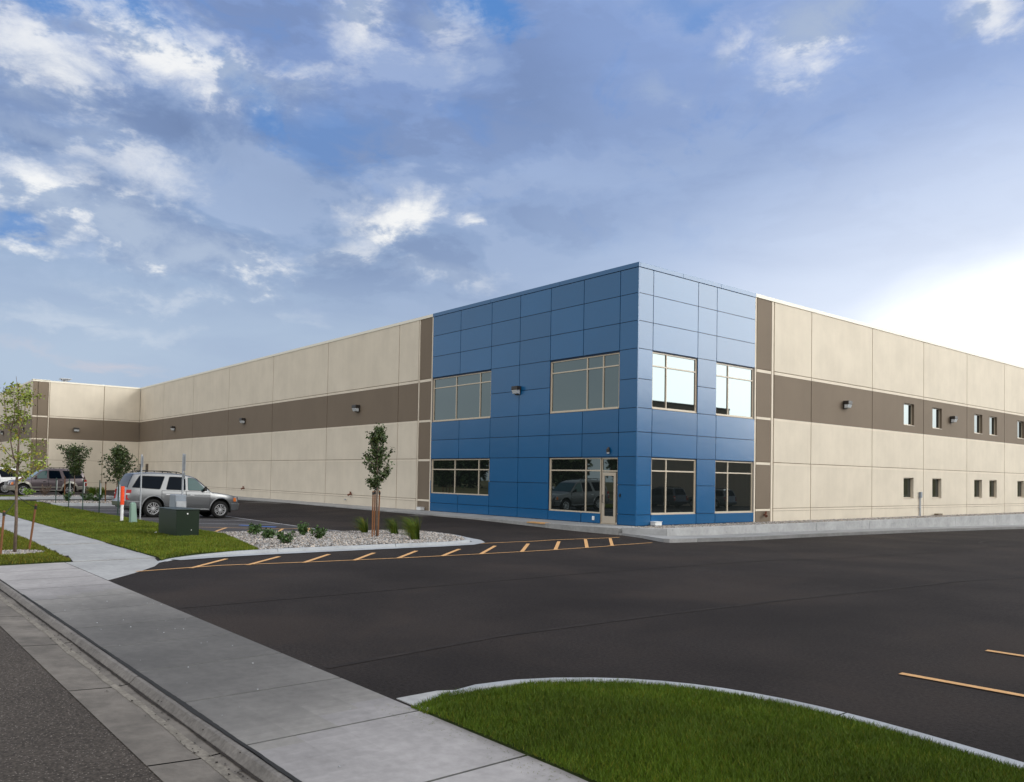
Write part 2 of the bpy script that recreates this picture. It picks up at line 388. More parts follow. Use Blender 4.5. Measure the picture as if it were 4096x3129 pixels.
for k in range(240):
    x = 4 + 16 * rr.random() ** .8; y = -22.5 + rr.normal() * .05; q = .006 + .012 * rr.random(); z = zgut(y); th = rr.random() * 3
    mb.poly([(x + q * math.cos(th + a_), y + q * .7 * math.sin(th + a_), z + .003 + .008 * rr.random()) for a_ in (0, 1.6, 3.1, 4.7)])
tag(mb.build('leaf_litter', 'dirt', fix=False), kind='stuff')
mb = MB()
for k in range(40):
    x = 6 + 13 * rr.random(); y = -22.2 + 1.4 * rr.random(); q = .003 + .005 * rr.random(); z = .006 if y < -20.7 else zlot(x, y) + .004
    mb.hexa([(x - q, y - q, z), (x + q, y - q, z), (x + q, y + q, z), (x - q, y + q, z), (x - q * .6, y - q * .5, z + q), (x + q * .4, y - q * .6, z + q), (x + q * .5, y + q * .7, z + q), (x - q * .5, y + q * .5, z + q)])
tag(mb.build('loose_grit', 'kerb'), kind='stuff')

# sidewalk slabs
mb = MB(); mb.box(-60, 60, -22.33, -18.8, -.3, -.012, 1)
js = [2.18, 3.55, 4.95, 6.32, 7.7, 9.05, 10.47, 11.87, 13.27, 14.65, 16.05, 17.45, 18.85, 20.25, 21.7, 23.2, 24.7, 26.2, 27.7]
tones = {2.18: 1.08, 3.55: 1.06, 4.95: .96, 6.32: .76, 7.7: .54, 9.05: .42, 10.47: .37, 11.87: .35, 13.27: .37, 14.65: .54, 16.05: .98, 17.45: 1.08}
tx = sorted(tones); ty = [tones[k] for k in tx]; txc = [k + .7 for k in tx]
for a, b in zip(js[:-1], js[1:]):
    pj = .035 * (rng.random() - .5)
    n = 8; A = a + .013; B = b - .013
    for i in range(n):
        u, v = A + (B-A) * i / n, A + (B-A) * (i+1) / n
        for j in range(4):
            y0, y1 = -22.29 + j * .3775, -22.29 + (j+1) * .3775
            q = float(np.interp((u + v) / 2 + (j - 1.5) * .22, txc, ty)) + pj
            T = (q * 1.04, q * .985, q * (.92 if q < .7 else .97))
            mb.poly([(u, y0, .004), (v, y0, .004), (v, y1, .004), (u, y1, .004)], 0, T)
    for y in (-22.29, -20.78): mb.poly([(A, y, .004), (B, y, .004), (B, y, -.02), (A, y, -.02)], 0, (.5, .5, .5))
    for x in (A, B): mb.poly([(x, -22.29, .004), (x, -20.78, .004), (x, -20.78, -.02), (x, -22.29, -.02)], 0, (.5, .5, .5))
mb.prism([(2.19, -20.76), (5.75, -20.76), (5.2, -20.32), (4.7, -19.95), (3.85, -19.4), (3.2, -19.12), (2.19, -18.92)], -.1, .003, 0, (1.08, 1.08, 1.08))
x = 2.16
while x > -45:
    q = 1.05 + .08 * (rng.random() - .5)
    mb.prism([(x - 1.5, -20.42 + (x - 1.5 - 2.2) * -.012), (x - .02, -20.6 + .18 * min(1, (2.2 - x) / 6) + (x - 2.2) * 0), (x - .02, -18.88), (x - 1.5, -18.86)], -.1, .03 if x < -2 else .012, 0, (q, q, q)); x -= 1.5
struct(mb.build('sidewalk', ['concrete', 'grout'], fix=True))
# driveway flare of the near lawn
mb = MB(); mb.prism([(15.62, -20.74), (16.1, -20.74), (15.9, -20.3), (15.95, -20.1), (16.0, -19.8), (15.8, -19.95), (15.62, -20.3)], -.1, .008, 0, (1.1, 1.1, 1.1)); struct(mb.build('driveway_flare', 'concrete'))

def kerb_run(name, path, width, hts, mat='kerb', side=1, face=.03, joint=3.0, zf=zlot):
    """swept kerb: outer bottom path, top set back by face, inner edge by width"""
    pts = []; hh = []
    for k in range(len(path) - 1):
        a, b = Vector(path[k]), Vector(path[k+1]); n = max(1, int((b - a).length / .25))
        for i in range(n): pts.append(a.lerp(b, i / n)); hh.append(hts[k] + (hts[k+1] - hts[k]) * i / n)
    pts.append(Vector(path[-1])); hh.append(hts[-1])
    for _ in range(3):
        pts = [pts[0]] + [(pts[i-1] + pts[i] * 2 + pts[i+1]) / 4 for i in range(1, len(pts)-1)] + [pts[-1]]
    rows = []
    for i, p in enumerate(pts):
        d = (pts[min(i+1, len(pts)-1)] - pts[max(i-1, 0)]).normalized(); nrm = Vector((-d.y, d.x)) * side
        z = zf(p.x, p.y); h = hh[i]
        prof = [(0, -.2), (0, 0), (face, h - .015), (face + .02, h), (width - .01, h), (width, h - .01), (width, -.2)]
        rows.append([(p.x + nrm.x * o_, p.y + nrm.y * o_, z + q) for o_, q in prof])
    mb = MB(); dist = 0
    for i in range(len(rows) - 1):
        dist += (pts[i+1] - pts[i]).length
        a, b = rows[i], rows[i+1]
        if dist > joint:
            dist = 0; b = [tuple(Vector(q).lerp(Vector(r), .94)) for q, r in zip(a, b)]
        for k in range(len(a) - 1): mb.poly([a[k], b[k], b[k+1], a[k+1]])
    return struct(mb.build(name, mat, fix=True)), pts
# near lawn kerb
near_path = [(15.75, -20.62), (15.62, -20.35), (15.78, -20.08), (16.0, -19.74), (16.21, -19.29), (16.6, -18.78), (17.15, -18.42), (17.95, -18.19), (18.8, -18.19), (19.83, -18.34), (21.5, -18.6), (26, -18.9), (34, -19.0)]
kerb_run('near_lawn_kerb', near_path, .15, [.0, .03, .08, .11] + [.12] * 9, side=-1, face=.015, joint=4)
# island kerb
isl = [(3.3, -19.14), (2.75, -18.75), (2.45, -18.0), (2.36, -17.0), (2.36, -15.5), (2.40, -13.4), (2.40, -11.2), (2.15, -10.05), (1.6, -9.35), (.7, -8.8), (-.8, -8.3), (-2.8, -8.1), (-3.7, -8.3), (-4.15, -9.0), (-4.15, -12), (-4.15, -15.45)]
kerb_run('island_kerb', isl, .17, [.0, .02, .05, .09] + [.10] * 12, side=1, face=.04, joint=3.2)
mb = MB(); lp = [(3.5, -19.25), (3.0, -18.6), (2.80, -17.6), (2.72, -16.5), (2.72, -15.0), (2.74, -13.4), (2.74, -11.2), (2.55, -10.0), (1.95, -9.1), (.95, -8.5), (-.7, -8.0)]; li = isl[:11]
for k in range(10):
    if k: mb.poly([(*lp[k], zlot(*lp[k]) + .014), (*lp[k+1], zlot(*lp[k+1]) + .014), (*li[k+1], zlot(*li[k+1]) + .02), (*li[k], zlot(*li[k]) + .02)])
struct(mb.build('island_gutter', 'kerb'))
# kerb between lawn and bays
kerb_run('bay_kerb', [(-4.0, -15.45), (-12, -15.45), (-20, -15.45), (-29.6, -15.45), (-32.5, -15.2), (-34.2, -15.6), (-35.2, -16.6), (-35.6, -18.2), (-35.6, -19)], .15, [.03] * 9, side=1)
# far islands
kerb_run('far_island_kerb', [(-28.2, -15.5), (-28.2, -10.5), (-28.8, -9.5), (-30.5, -9.3), (-32, -9.8), (-32.4, -11), (-32.4, -15.5)], .16, [.17] * 7, side=1)
kerb_run('second_island_kerb', [(-40, -19), (-40, -10), (-40.6, -9.2), (-42, -9), (-43, -9.6), (-43.3, -11), (-43.3, -19)], .16, [.18] * 7, side=1)

# walkway, entrance slab and right hand apron
mb = MB()
x = -69.0
while x < -3.1:
    mb.prism([(x, -1.98), (x + 2.98, -1.98), (x + 2.98, 0.0), (x, 0.0)], -.4, .14, 0, (1.0, 1.0, 1.0)); x += 3.0
mb.prism([(-3.0, -1.98), (-2.0, -1.98), (-1.0, -1.88), (.0, -1.70), (.50, -1.54), (.56, -1.1), (.02, -.05), (-3.0, -.05)], -.5, .145, 0, (.95, .95, .95))
struct(mb.build('walkway', ['concrete'], bevel=.012))
mb = MB()
ys = [-.85, 2, 5, 8, 11, 14, 17, 20, 23, 26, 29, 32, 36, 42, 50, 60]
mb.prism([(.52, -1.52), (.62, -1.50), (1.9, -1.72), (3.45, -2.42), (3.66, -2.36), (3.70, -2.0), (3.70, -.87), (.60, -.87)], lambda a, b: -.6, lambda a, b: zlot(3.7, b) + .13, 0, (.95, .95, .97))
for a, b in zip(ys[:-1], ys[1:]):
    b2 = b - .02
    mb.prism([(2.2, a), (3.54, a), (3.54, b2), (2.2, b2)], lambda p, q: zlot(p, q) - .4, lambda p, q: zlot(3, q) + .125, 0, (.85, .86, .88))
    mb.prism([(3.55, a), (3.70, a), (3.70, b2), (3.55, b2)], lambda p, q: zlot(p, q) - .4, lambda p, q: zlot(3, q) + .13, 0, (.6, .6, .61))
struct(mb.build('side_walkway', ['concrete']))
# painted kerb nose at the ramp
mb = MB(); mb.prism([(-4.3, -2.02), (-3.2, -2.02), (-3.2, -1.65), (-4.3, -1.65)], .10, .146); struct(mb.build('ramp_marking', 'yellow'))

# retaining wall
mb = MB()
segs = [((.62, -1.66), (1.56, .02))]
L = [-.84, 4.8, 9.6, 14.5, 19.5, 24.5, 30, 36, 43, 51, 60]
mb.prism([(.66, -1.50), (2.30, -.86), (2.10, -.70), (.60, -1.32)], -.5, .185)
for a, b in zip(L[:-1], L[1:]): mb.prism([(2.10, a), (2.30, a), (2.30, b - .02), (2.10, b - .02)], -1.2, .205)
tag(mb.build('retaining_wall', 'retaining', bevel=.01), 'low pale concrete retaining wall holding gravel beside the right hand facade', 'retaining wall')

# painted markings
def strip(mb, path, w, zf=zlot, off=.012):
    P = [Vector(p) for p in path]
    Q = []
    for a, b in zip(P[:-1], P[1:]):
        n = max(1, int((b-a).length / .7))
        for i in range(n): Q.append(a.lerp(b, i/n))
    Q.append(P[-1])
    for i in range(len(Q)-1):
        a, b = Q[i], Q[i+1]; d = (b-a).normalized(); n = Vector((-d.y, d.x)) * w / 2
        mb.poly([(p.x, p.y, zf(p.x, p.y) + off) for p in (a + n, b + n, b - n, a - n)])
mb = MB()
low_l = [(4.7, -20.0), (4.45, -18.2), (4.78, -16.2), (5.0, -14.0), (5.12, -12.0), (4.99, -9.33), (4.67, -6.6), (3.60, -3.2)]
strip(mb, low_l, .075)
strip(mb, [(2.20, -10.01), (2.11, -7.2), (1.42, -2.48)], .085)
db = [(4.62, -18.91), (4.62, -17.7), (4.8, -16.49), (4.92, -15.29), (5.0, -14.15), (5.08, -12.91), (5.1, -11.7), (5.04, -10.25), (4.94, -8.92), (4.81, -7.53), (4.59, -6.22)]
dt = [(3.16, -17.62), (3.24, -16.37), (3.29, -15.08), (3.51, -13.93), (3.57, -12.68), (3.62, -11.3), (3.14, -9.66), (2.88, -8.15), (2.52, -6.52), (1.85, -4.65), (1.65, -3.2)]
for a, b in zip(db, dt): strip(mb, [a, b], .105, off=.008)
struct(mb.build('crosswalk_marking', 'yellow', fix=True))
mb = MB(); strip(mb, [(17.9, -15.97), (24, -15.62)], .10); strip(mb, [(17.97, -13.88), (24, -13.6)], .10); struct(mb.build('bay_marking', 'yellow'))
mb = MB()
for x in (-13.9, -17.2, -20.3, -23.4, -26.7, -10.9): strip(mb, [(x, -15.2), (x, -10)], .10)
strip(mb, [(-27, -10.05), (-4.3, -10.05)], .08, off=.01)
struct(mb.build('stall_marking', 'white_line'))
mb = MB(); strip(mb, [(-8.1, -15.2), (-8.1, -10)], .10); strip(mb, [(-5.2, -15.2), (-5.2, -10)], .10)
for y in (-14.6, -13.5, -12.4, -11.3): strip(mb, [(-5.2, y - .3), (-8.1, y + 1.2)], .10, off=.016)
struct(mb.build('aisle_marking', 'yellow'))
mb = MB(); strip(mb, [(-10.2, -12.1), (-9.2, -11.0)], .35); struct(mb.build('blue_marking', 'blue_line'))
mb = MB()
mb.prism([(-31.6, -3.6), (-27.4, -3.0), (-27.6, -1.99), (-31.4, -1.99)], lambda a, b: zlot(a, b) - .1, lambda a, b: zlot(a, b) + .012)
mb.prism([(-12.6, -2.7), (-11.3, -2.7), (-11.3, -1.99), (-12.6, -1.99)], lambda a, b: zlot(a, b) - .1, lambda a, b: zlot(a, b) + .012)
struct(mb.build('drain_apron', 'gravel_bed'))
mb = MB(); strip(mb, [(-30.4, -2.8), (-28.9, -2.6)], .5, off=.02); tag(mb.build('drain_grate', 'black'), 'dark flat drain grate in the concrete apron by the far walkway', 'drain grate')
# paving seams in the lot
mb = MB()
strip(mb, [(14.2, -20.7), (13.9, -18.2), (14.0, -15), (14.3, -11), (14.6, -6), (15, 2)], .09, off=.005)
strip(mb, [(9.6, -20.7), (9.6, -12), (9.8, -3), (10, 12)], .05, off=.005)
struct(mb.build('paving_seam', 'seam'))
# thin circular tyre scuff far right
mb = MB(); P = [(9.9 + 1.7 * math.cos(a), 13.6 + 4.0 * math.sin(a)) for a in np.linspace(1.2, 5.2, 26)]
strip(mb, P, .12, off=.006); struct(mb.build('tyre_scuff', 'seam'))
# ------------------------------------------------------------------ vegetation helpers
def inside(poly, P):
    x, y = P[:, 0], P[:, 1]; n = len(poly); c = np.zeros(len(P), bool)
    for i in range(n):
        x1, y1 = poly[i]; x2, y2 = poly[(i+1) % n]
        with np.errstate(divide='ignore', invalid='ignore'):
            k = ((y1 > y) != (y2 > y)) & (x < (x2-x1) * (y-y1) / (y2-y1 + 1e-12) + x1)
        c ^= k
    return c
def scatter(poly, n, bias=None):
    a = np.array(poly); lo, hi = a.min(0), a.max(0); out_ = []
    tot = 0
    while tot < n:
        P = lo + rng.random((n, 2)) * (hi - lo); P = P[inside(poly, P)]
        if bias is not None: P = P[rng.random(len(P)) < bias(P)]
        out_.append(P); tot += len(P)
    return np.concatenate(out_)[:n]
def blotch(P, s, seed):
    r = np.random.default_rng(seed); v = np.zeros(len(P))
    for k in range(7):
        f = s * (1 + k * .55); th = r.random() * 6.28; ph = r.random() * 6.28
        v += np.sin((P[:, 0] * math.cos(th) + P[:, 1] * math.sin(th)) * f + ph) / (1 + k * .35)
    return v / 3
def grass(name, poly, n, h, w, zf, tintbase=(1, 1, 1), bias=None, seed=1, drytone=.25):
    P = scatter(poly, n, bias); n = len(P)
    z = np.array([zf(*p) for p in P]) if callable(zf) else np.full(n, zf)
    th = rng.random(n) * 6.283; H = h * (.55 + .9 * rng.random(n)); lean = H * (.2 + .7 * rng.random(n)); lt = rng.random(n) * 6.283
    W_ = w * (.6 + .8 * rng.random(n))
    dxv = np.cos(th) * W_ / 2; dyv = np.sin(th) * W_ / 2
    v0 = np.stack([P[:, 0] - dxv, P[:, 1] - dyv, z], 1); v1 = np.stack([P[:, 0] + dxv, P[:, 1] + dyv, z], 1)
    v2 = np.stack([P[:, 0] + np.cos(lt) * lean, P[:, 1] + np.sin(lt) * lean, z + H], 1)
    V = np.stack([v0, v1, v2], 1).reshape(-1, 3); T = np.arange(3 * n).reshape(-1, 3)
    b = blotch(P, 2.2, seed); b2 = blotch(P, 7, seed + 5)
    br = (.85 + .5 * rng.random(n) + .16 * b + .12 * b2)[:, None]
    dry = ((rng.random(n) < drytone * (.35 + .5 * np.clip(b2, 0, 1))))[:, None]
    c = np.array(tintbase) * br; c = np.where(dry, c * np.array([1.9, 1.15, 1.7]), c)
    return tag(tri_object(name, V, T, c, 'blade'), kind='stuff')
def rocks(name, poly, n, size, zf, label, cat='gravel', bias=None):
    P = scatter(poly, n, bias); n = len(P); z = np.array([zf(*p) for p in P]) if callable(zf) else np.full(n, zf)
    base = np.array([(1,0,0),(-1,0,0),(0,1,0),(0,-1,0),(0,0,1),(0,0,-1)], float)
    F = np.array([(0,2,4),(2,1,4),(1,3,4),(3,0,4),(2,0,5),(1,2,5),(3,1,5),(0,3,5)])
    sc = size * (.5 + rng.random((n, 1, 3)) * .9); sc[:, :, 2] *= .7
    th = rng.random(n) * 6.283; V = base[None] * sc * (1 + .35 * (rng.random((n, 6, 1)) - .5))
    c, s_ = np.cos(th)[:, None], np.sin(th)[:, None]
    tl = (rng.random((n, 1)) - .5) * 1.2
    X = V[:, :, 0] * c - V[:, :, 1] * s_; Y = V[:, :, 0] * s_ + V[:, :, 1] * c; Z = V[:, :, 2] + tl * V[:, :, 0] * .5
    V = np.stack([X + P[:, 0:1], Y + P[:, 1:2], Z + z[:, None] + size * .25], 2).reshape(-1, 3)
    T = (F[None] + (np.arange(n) * 6)[:, None, None]).reshape(-1, 3)
    g = .35 + 1.35 * rng.random((n, 1)) ** 1.3; w_ = (rng.random((n, 1)) - .5) * .22
    col = np.concatenate([g * (1 + w_), g, g * (1 - w_)], 1)
    return tag(tri_object(name, V, T, np.repeat(col, 8, 0), 'stone'), label, cat, kind='stuff')

def flat_poly(name, pts, z0, z1, mat):
    mb = MB(); mb.prism(pts, z0, z1); return struct(mb.build(name, mat))
# near lawn
nl = [(15.95, -20.80), (15.83, -20.38), (15.93, -20.12), (16.13, -19.78), (16.34, -19.36), (16.70, -18.90), (17.22, -18.56), (17.97, -18.34), (18.8, -18.34), (19.82, -18.49), (21.5, -18.75), (26, -19.05), (34, -19.15), (34, -20.8)]
def znl(x, y): return .03 + .07 * min(1, max(0, (y + 20.8) / 1.0)) - (.03 if x < 16.2 else 0)
flat_poly('near_lawn', nl, -.2, znl, 'soil')
def bias_near(P):
    d = np.hypot(P[:, 0] - 21.9, P[:, 1] + 24.7); return np.clip(1.25 - d / 11, .12, 1) * (P[:, 0] < 22.5)
grass('near_grass', nl, 230000, .036, .0055, znl, (.88, 1.06, .62), bias_near, 3, .22)
rr = np.random.default_rng(21); mb = MB()
for k in range(420):
    x = 15.7 + 5.5 * rr.random(); y = -20.84 - .22 * rr.random() ** 2; th = rr.random() * 6.28; L_ = .012 + .02 * rr.random(); w_ = .0022; z = .0065 + .004 * rr.random()
    c_, s_ = math.cos(th), math.sin(th); mb.poly([(x - s_ * w_, y + c_ * w_, z), (x + s_ * w_, y - c_ * w_, z), (x + c_ * L_, y + s_ * L_, z + .002)], 0, (1.9, 1.4, 1.6) if k % 3 else (.9, .9, .8))
tag(mb.build('grass_clippings', 'blade', fix=False), kind='stuff')
# main lawn
ml = [(2.9, -18.98), (2.60, -18.72), (2.29, -18.0), (2.20, -17.0), (2.18, -16.45), (-3.2, -15.3), (-8, -15.47), (-29.6, -15.5), (-32.5, -15.25), (-34.1, -15.7), (-35.1, -16.7), (-35.5, -18.84), (-20, -18.84), (2.2, -18.86)]
def zml(x, y): return .03 + .06 * min(1, max(0, (y + 18.85) / .8))
flat_poly('main_lawn', ml, -.2, zml, 'soil')
def bias_verge(P):
    return bias_main(P) * (np.hypot(P[:, 0] + .27, P[:, 1] + 21.34) > .6)
def bias_main(P):
    d = np.hypot(P[:, 0] - 21.9, P[:, 1] + 24.7); return np.clip((24 / d) ** 2, .1, 1)
grass('main_grass', ml, 110000, .05, .022, zml, (1.3, 1.28, 1.0), bias_main, 9, .22)
vg = [(2.16, -20.64), (2.3, -22.3), (-60, -22.3), (-60, -20.2), (-12, -20.32), (-4, -20.46)]
flat_poly('verge', vg, -.2, .03, 'soil')
grass('verge_grass', vg, 60000, .05, .02, .03, (1.3, 1.1, 1.0), bias_verge, 17, .25)
fl2 = [(-40.2, -19), (-40.2, -14.6), (-43.1, -14.6), (-43.1, -19)]
flat_poly('far_lawn', fl2, -.2, .15, 'soil'); grass('far_grass', fl2, 5000, .06, .05, .15, (1.2, 1.15, 1.0), None, 19)
# gravel beds
g1 = [(2.17, -16.4), (2.17, -11.2), (1.95, -10.15), (1.45, -9.55), (.6, -9.0), (-.8, -8.5), (-2.8, -8.3), (-3.55, -8.5), (-3.95, -9.1), (-3.95, -15.2), (-3.1, -15.3)]
zg = lambda x, y: zlot(x, y) + .085
flat_poly('island_bed', g1, -.4, lambda x, y: zlot(x, y) + .075, 'gravel_bed')
rocks('island_gravel', g1, 12000, .042, zg, 'grey and tan river gravel filling the planted island')
g2 = [(-28.4, -15.4), (-28.4, -10.6), (-28.9, -9.7), (-30.5, -9.5), (-31.8, -9.9), (-32.2, -11), (-32.2, -15.4)]
flat_poly('far_island_bed', g2, -.4, .13, 'gravel_bed'); rocks('far_island_gravel', g2, 3000, .06, .14, 'pale gravel on the first far parking island')
g3 = [(-40.2, -14.6), (-40.2, -10.1), (-40.7, -9.4), (-42, -9.2), (-42.9, -9.7), (-43.1, -11), (-43.1, -14.6)]
flat_poly('second_island_bed', g3, -.4, .15, 'gravel_bed'); rocks('second_island_gravel', g3, 1500, .06, .16, 'pale gravel on the second far parking island')
g4 = [(0.05, .0), (2.09, -.60), (2.09, 60), (0.05, 60)]
flat_poly('wall_bed', g4, -.6, lambda x, y: .07 + .05 * x / 2.1, 'gravel_bed')
rocks('wall_gravel', [(0.05, -.9), (.7, -1.28), (2.08, -.72), (2.08, 42), (.05, 42)], 13000, .04, lambda x, y: .11 + .06 * x / 2.1, 'mixed gravel strip between right facade and retaining wall')
flat_poly('corner_bed', [(.05, .0), (.05, -.2), (.60, -1.30), (2.09, -.69), (2.09, -.61)], -.5, .10, 'gravel_bed')

# plants -----------------------------------------------------------
def leaf_cloud(cent, n, size, rad, cupz=0.):
    """leaf quads: cent (k,3) anchor points; returns verts, quads"""
    k = len(cent); idx = rng.integers(0, k, n); C_ = cent[idx] + rng.normal(0, 1, (n, 3)) * rad
    a = rng.normal(0, 1, (n, 3)); a /= np.linalg.norm(a, axis=1, keepdims=True)
    b = np.cross(a, rng.normal(0, 1, (n, 3))); b /= np.linalg.norm(b, axis=1, keepdims=True)
    s_ = (size * (.6 + .8 * rng.random(n)))[:, None]
    nrm = np.cross(a, b) * s_ * .12
    V = np.stack([C_ - a * s_ * .5, C_ - b * s_ * .34 + nrm, C_ + a * s_ * .55, C_ + b * s_ * .34 + nrm], 1).reshape(-1, 3)
    return V, np.arange(4 * n).reshape(-1, 4), C_
def tree(name, loc, H, crown0, crownR, n_leaf, leaf, lsize, label, cat='tree', group=None, shape='oval', stems=1, trunk_r=.035, lean=0., branches=34, spread=.04, seed=1):
    global rng
    keep = rng; rng = np.random.default_rng(seed)
    root = tag(empty(name, loc), label, cat, group)
    mb = MB(); anchors = []
    tp = [(0, 0, -.05)]; r_ = [trunk_r]
    nseg = 9
    for k in range(1, nseg + 1):
        f = k / nseg; tp.append((math.sin(k * 1.3 + seed) * .02 * H / 4 + lean * f, math.cos(k * 1.7 + seed) * .02 * H / 4, H * .96 * f)); r_.append(trunk_r * (1 - f) ** .8 + .004 * H / 4)
    mb.tube(tp, r_, 8)
    def at_h(z):
        f = z / (H * .96) * nseg; i = min(nseg - 1, max(0, int(f))); return Vector(tp[i]).lerp(Vector(tp[i+1]), f - i)
    for k in range(branches):
        f = (k + rng.random()) / branches; z = crown0 + (H * .95 - crown0) * f * .93
        if shape == 'oval': rr = crownR * math.sin(math.pi * min(.96, .16 + .80 * f)) ** .75
        elif shape == 'vase': rr = crownR * (.45 + .75 * f if f < .7 else 1.0 - (f - .7) * 2.2)
        else: rr = crownR * (1 - f * .75)
        rr *= .65 + .5 * rng.random()
        th = rng.random() * 6.283; p0 = at_h(z); up = (.55 + .5 * rng.random()) * rr * (1.1 if shape != 'vase' else 1.4)
        e = p0 + Vector((math.cos(th) * rr, math.sin(th) * rr, up)); m_ = p0.lerp(e, .5) + Vector((0, 0, -up * .12))
        if e.z > H * 1.02: e.z = H * 1.02
        mb.tube([p0, m_, e], [trunk_r * .32 * (1.1 - f), trunk_r * .2, .003 * H / 4], 5)
        for q in np.linspace(.25, 1.05, 7): anchors.append(tuple(p0.lerp(e, q) + Vector((0, 0, (-up * .12) * (1 - abs(2*q-1))))))
    for q in np.linspace(.85, 1.0, 4): anchors.append(tuple(at_h(H * .96 * q)))
    tr = mb.build('trunk', 'bark', root, smooth=True)
    A = np.array(anchors); V, Q, C_ = leaf_cloud(A, n_leaf, lsize, spread)
    cl = blotch(C_[:, [0, 2]] * 3, 1.6, seed); g = (.65 + .6 * rng.random(len(C_)) + .22 * cl)[:, None]
    yel = (rng.random((len(C_), 1)) < .12)
    c = np.concatenate([g, g, g], 1); c = np.where(yel, c * np.array([1.6, 1.3, .9]), c)
    tri_object('crown', V, Q, c, leaf, root)
    rng = keep
    return root
def stakes(pts, top, mat='stake', r=.024, labels=None, ties=None, group=None):
    for i, (x, y, z, dxy) in enumerate(pts):
        mb = MB(); mb.tube([(0, 0, -.1), (dxy[0], dxy[1], top)], r, 8)
        root = tag(empty('tree_stake', (x, y, z)), labels[i], 'stake', group)
        mb.build('post', mat, root)
        mb = MB(); mb.tube([(dxy[0] * .95, dxy[1] * .95, top - .12), (dxy[0], dxy[1], top - .04)], r * 1.35, 8)
        if ties: mb.tube([(dxy[0], dxy[1], top - .08), ((ties[0] - x + dxy[0]) * .5, (ties[1] - y + dxy[1]) * .5, top + .04), (ties[0] - x, ties[1] - y, top + .22)], .007, 5)
        mb.build('strap', 'black', root)

# left young tree, several stems, sparse light foliage
def honey_tree():
    global rng
    keep = rng; rng = np.random.default_rng(31)
    root = tag(empty('young_tree', (-.27, -21.34, .03)), 'sparse light green young tree with upright forking stems beside the sidewalk', 'tree')
    mb = MB(); A = []
    def vec(u, w, z): # u to the right of the picture, w away
        return Vector((.64 * u - .77 * w, .77 * u + .64 * w, z))
    mb.tube([vec(0, 0, -.05), vec(.01, 0, .8), vec(-.02, .01, 1.5), vec(0, 0, 2.05), vec(.0, 0, 2.6), vec(-.02, 0, 3.2), vec(-.05, 0, 3.75), vec(-.11, 0, 4.15)], [.038, .034, .03, .028, .02, .015, .009, .004], 8)
    st = [([(0, 0, 2.05), (-.12, .02, 2.25), (-.2, .03, 2.6), (-.2, .02, 2.85), (-.3, .02, 3.1), (-.36, .0, 3.5), (-.4, 0, 3.9)], .018),
          ([(-.2, .03, 2.6), (-.2, .02, 2.85), (-.12, .0, 3.2), (-.13, 0, 3.6), (-.18, .0, 3.9)], .013),
          ([(0, 0, 2.6), (.08, -.1, 2.9), (.2, -.14, 3.25), (.22, -.15, 3.55), (.3, -.18, 3.85)], .014),
          ([(.0, 0, 2.7), (.03, .12, 3.05), (.12, .2, 3.45), (.16, .22, 3.8)], .012),
          ([(.0, 0, 2.0), (.12, -.05, 2.15), (.3, -.1, 2.35), (.42, -.12, 2.7)], .010),
          ([(.0, 0, 2.2), (.2, .1, 2.4), (.32, .15, 2.6)], .008),
          ([(-.1, 0, 2.2), (-.35, .0, 2.45), (-.5, 0, 2.8)], .009),
          ([(0, 0, 1.8), (-.25, .05, 1.95), (-.42, .05, 2.1)], .007),
          ([(0, 0, 1.7), (.22, .05, 1.85), (.38, .05, 2.15)], .007)]
    for P, r0 in st:
        P = [vec(*p) for p in P]; mb.tube(P, [r0 * (1 - .75 * i / (len(P)-1)) for i in range(len(P))], 6)
        for k in range(int(len(P) * 3.2)):
            f = rng.random() * (len(P) - 1.001); i = int(f); p = P[i].lerp(P[i+1], f - i)
            if p.z < 2.75 and r0 > .0085 and rng.random() < .75: continue
            th = rng.random() * 6.283; L_ = .16 + .24 * rng.random()
            e = p + Vector((math.cos(th) * L_, math.sin(th) * L_, L_ * (.5 * rng.random() + .0)))
            mb.tube([p, p.lerp(e, .5) + Vector((0, 0, .03)), e], [.005, .004, .002], 4)
            for q in np.linspace(.2, 1.1, 6): A.append(tuple(p.lerp(e, q)))
    mb.build('trunk', 'bark', root, smooth=True)
    A = np.array(A); V, Q, C_ = leaf_cloud(A, 2000, .060, .045)
    g = (.65 + .75 * rng.random(len(C_)) + .2 * blotch(C_[:, [0, 2]] * 3, 1.6, 4))[:, None]; c = np.concatenate([g * 1.05, g, g], 1)
    c = np.where(rng.random((len(C_), 1)) < .15, c * np.array([1.5, 1.0, .8]), c)
    tri_object('crown', V, Q, c, 'leaf_light', root)
    rng = keep
honey_tree()
P_ = [(-.27 + .62 * math.cos(a), -21.34 + .62 * math.sin(a)) for a in np.linspace(0, 2 * math.pi, 20)[:-1]]
rocks('tree_ring_gravel', P_, 900, .028, .035, 'ring of pale stones around the base of the left young tree')
stakes([(.38, -21.72, .03, (-.08, .06))], 1.02, labels=['leaning wooden stake left of the sparse young tree at the frame edge'], ties=(-.27, -21.34))
stakes([(-.86, -20.96, .03, (.08, .11))], 1.12, labels=['tilted wooden stake between the sparse young tree and the sidewalk'], ties=(-.27, -21.34))
# island tree
tree('island_tree', (-.95, -11.25, 0), 3.75, 1.5, .43, 2900, 'leaf_dark', .08, 'narrow dark green young tree standing in the gravel island', shape='oval', trunk_r=.035, lean=-.05, branches=56, spread=.05, seed=5)
stakes([(-.72, -11.54, .03, (0, 0)), (-1.32, -11.12, .03, (0, 0)), (-.86, -11.25, .03, (.01, .02))], 1.47, labels=['left brown stake of the narrow tree in the gravel island', 'back brown stake behind the narrow island tree trunk', 'right brown stake touching the narrow island tree trunk'], ties=(-.95, -11.25), group='stakes of the island tree')
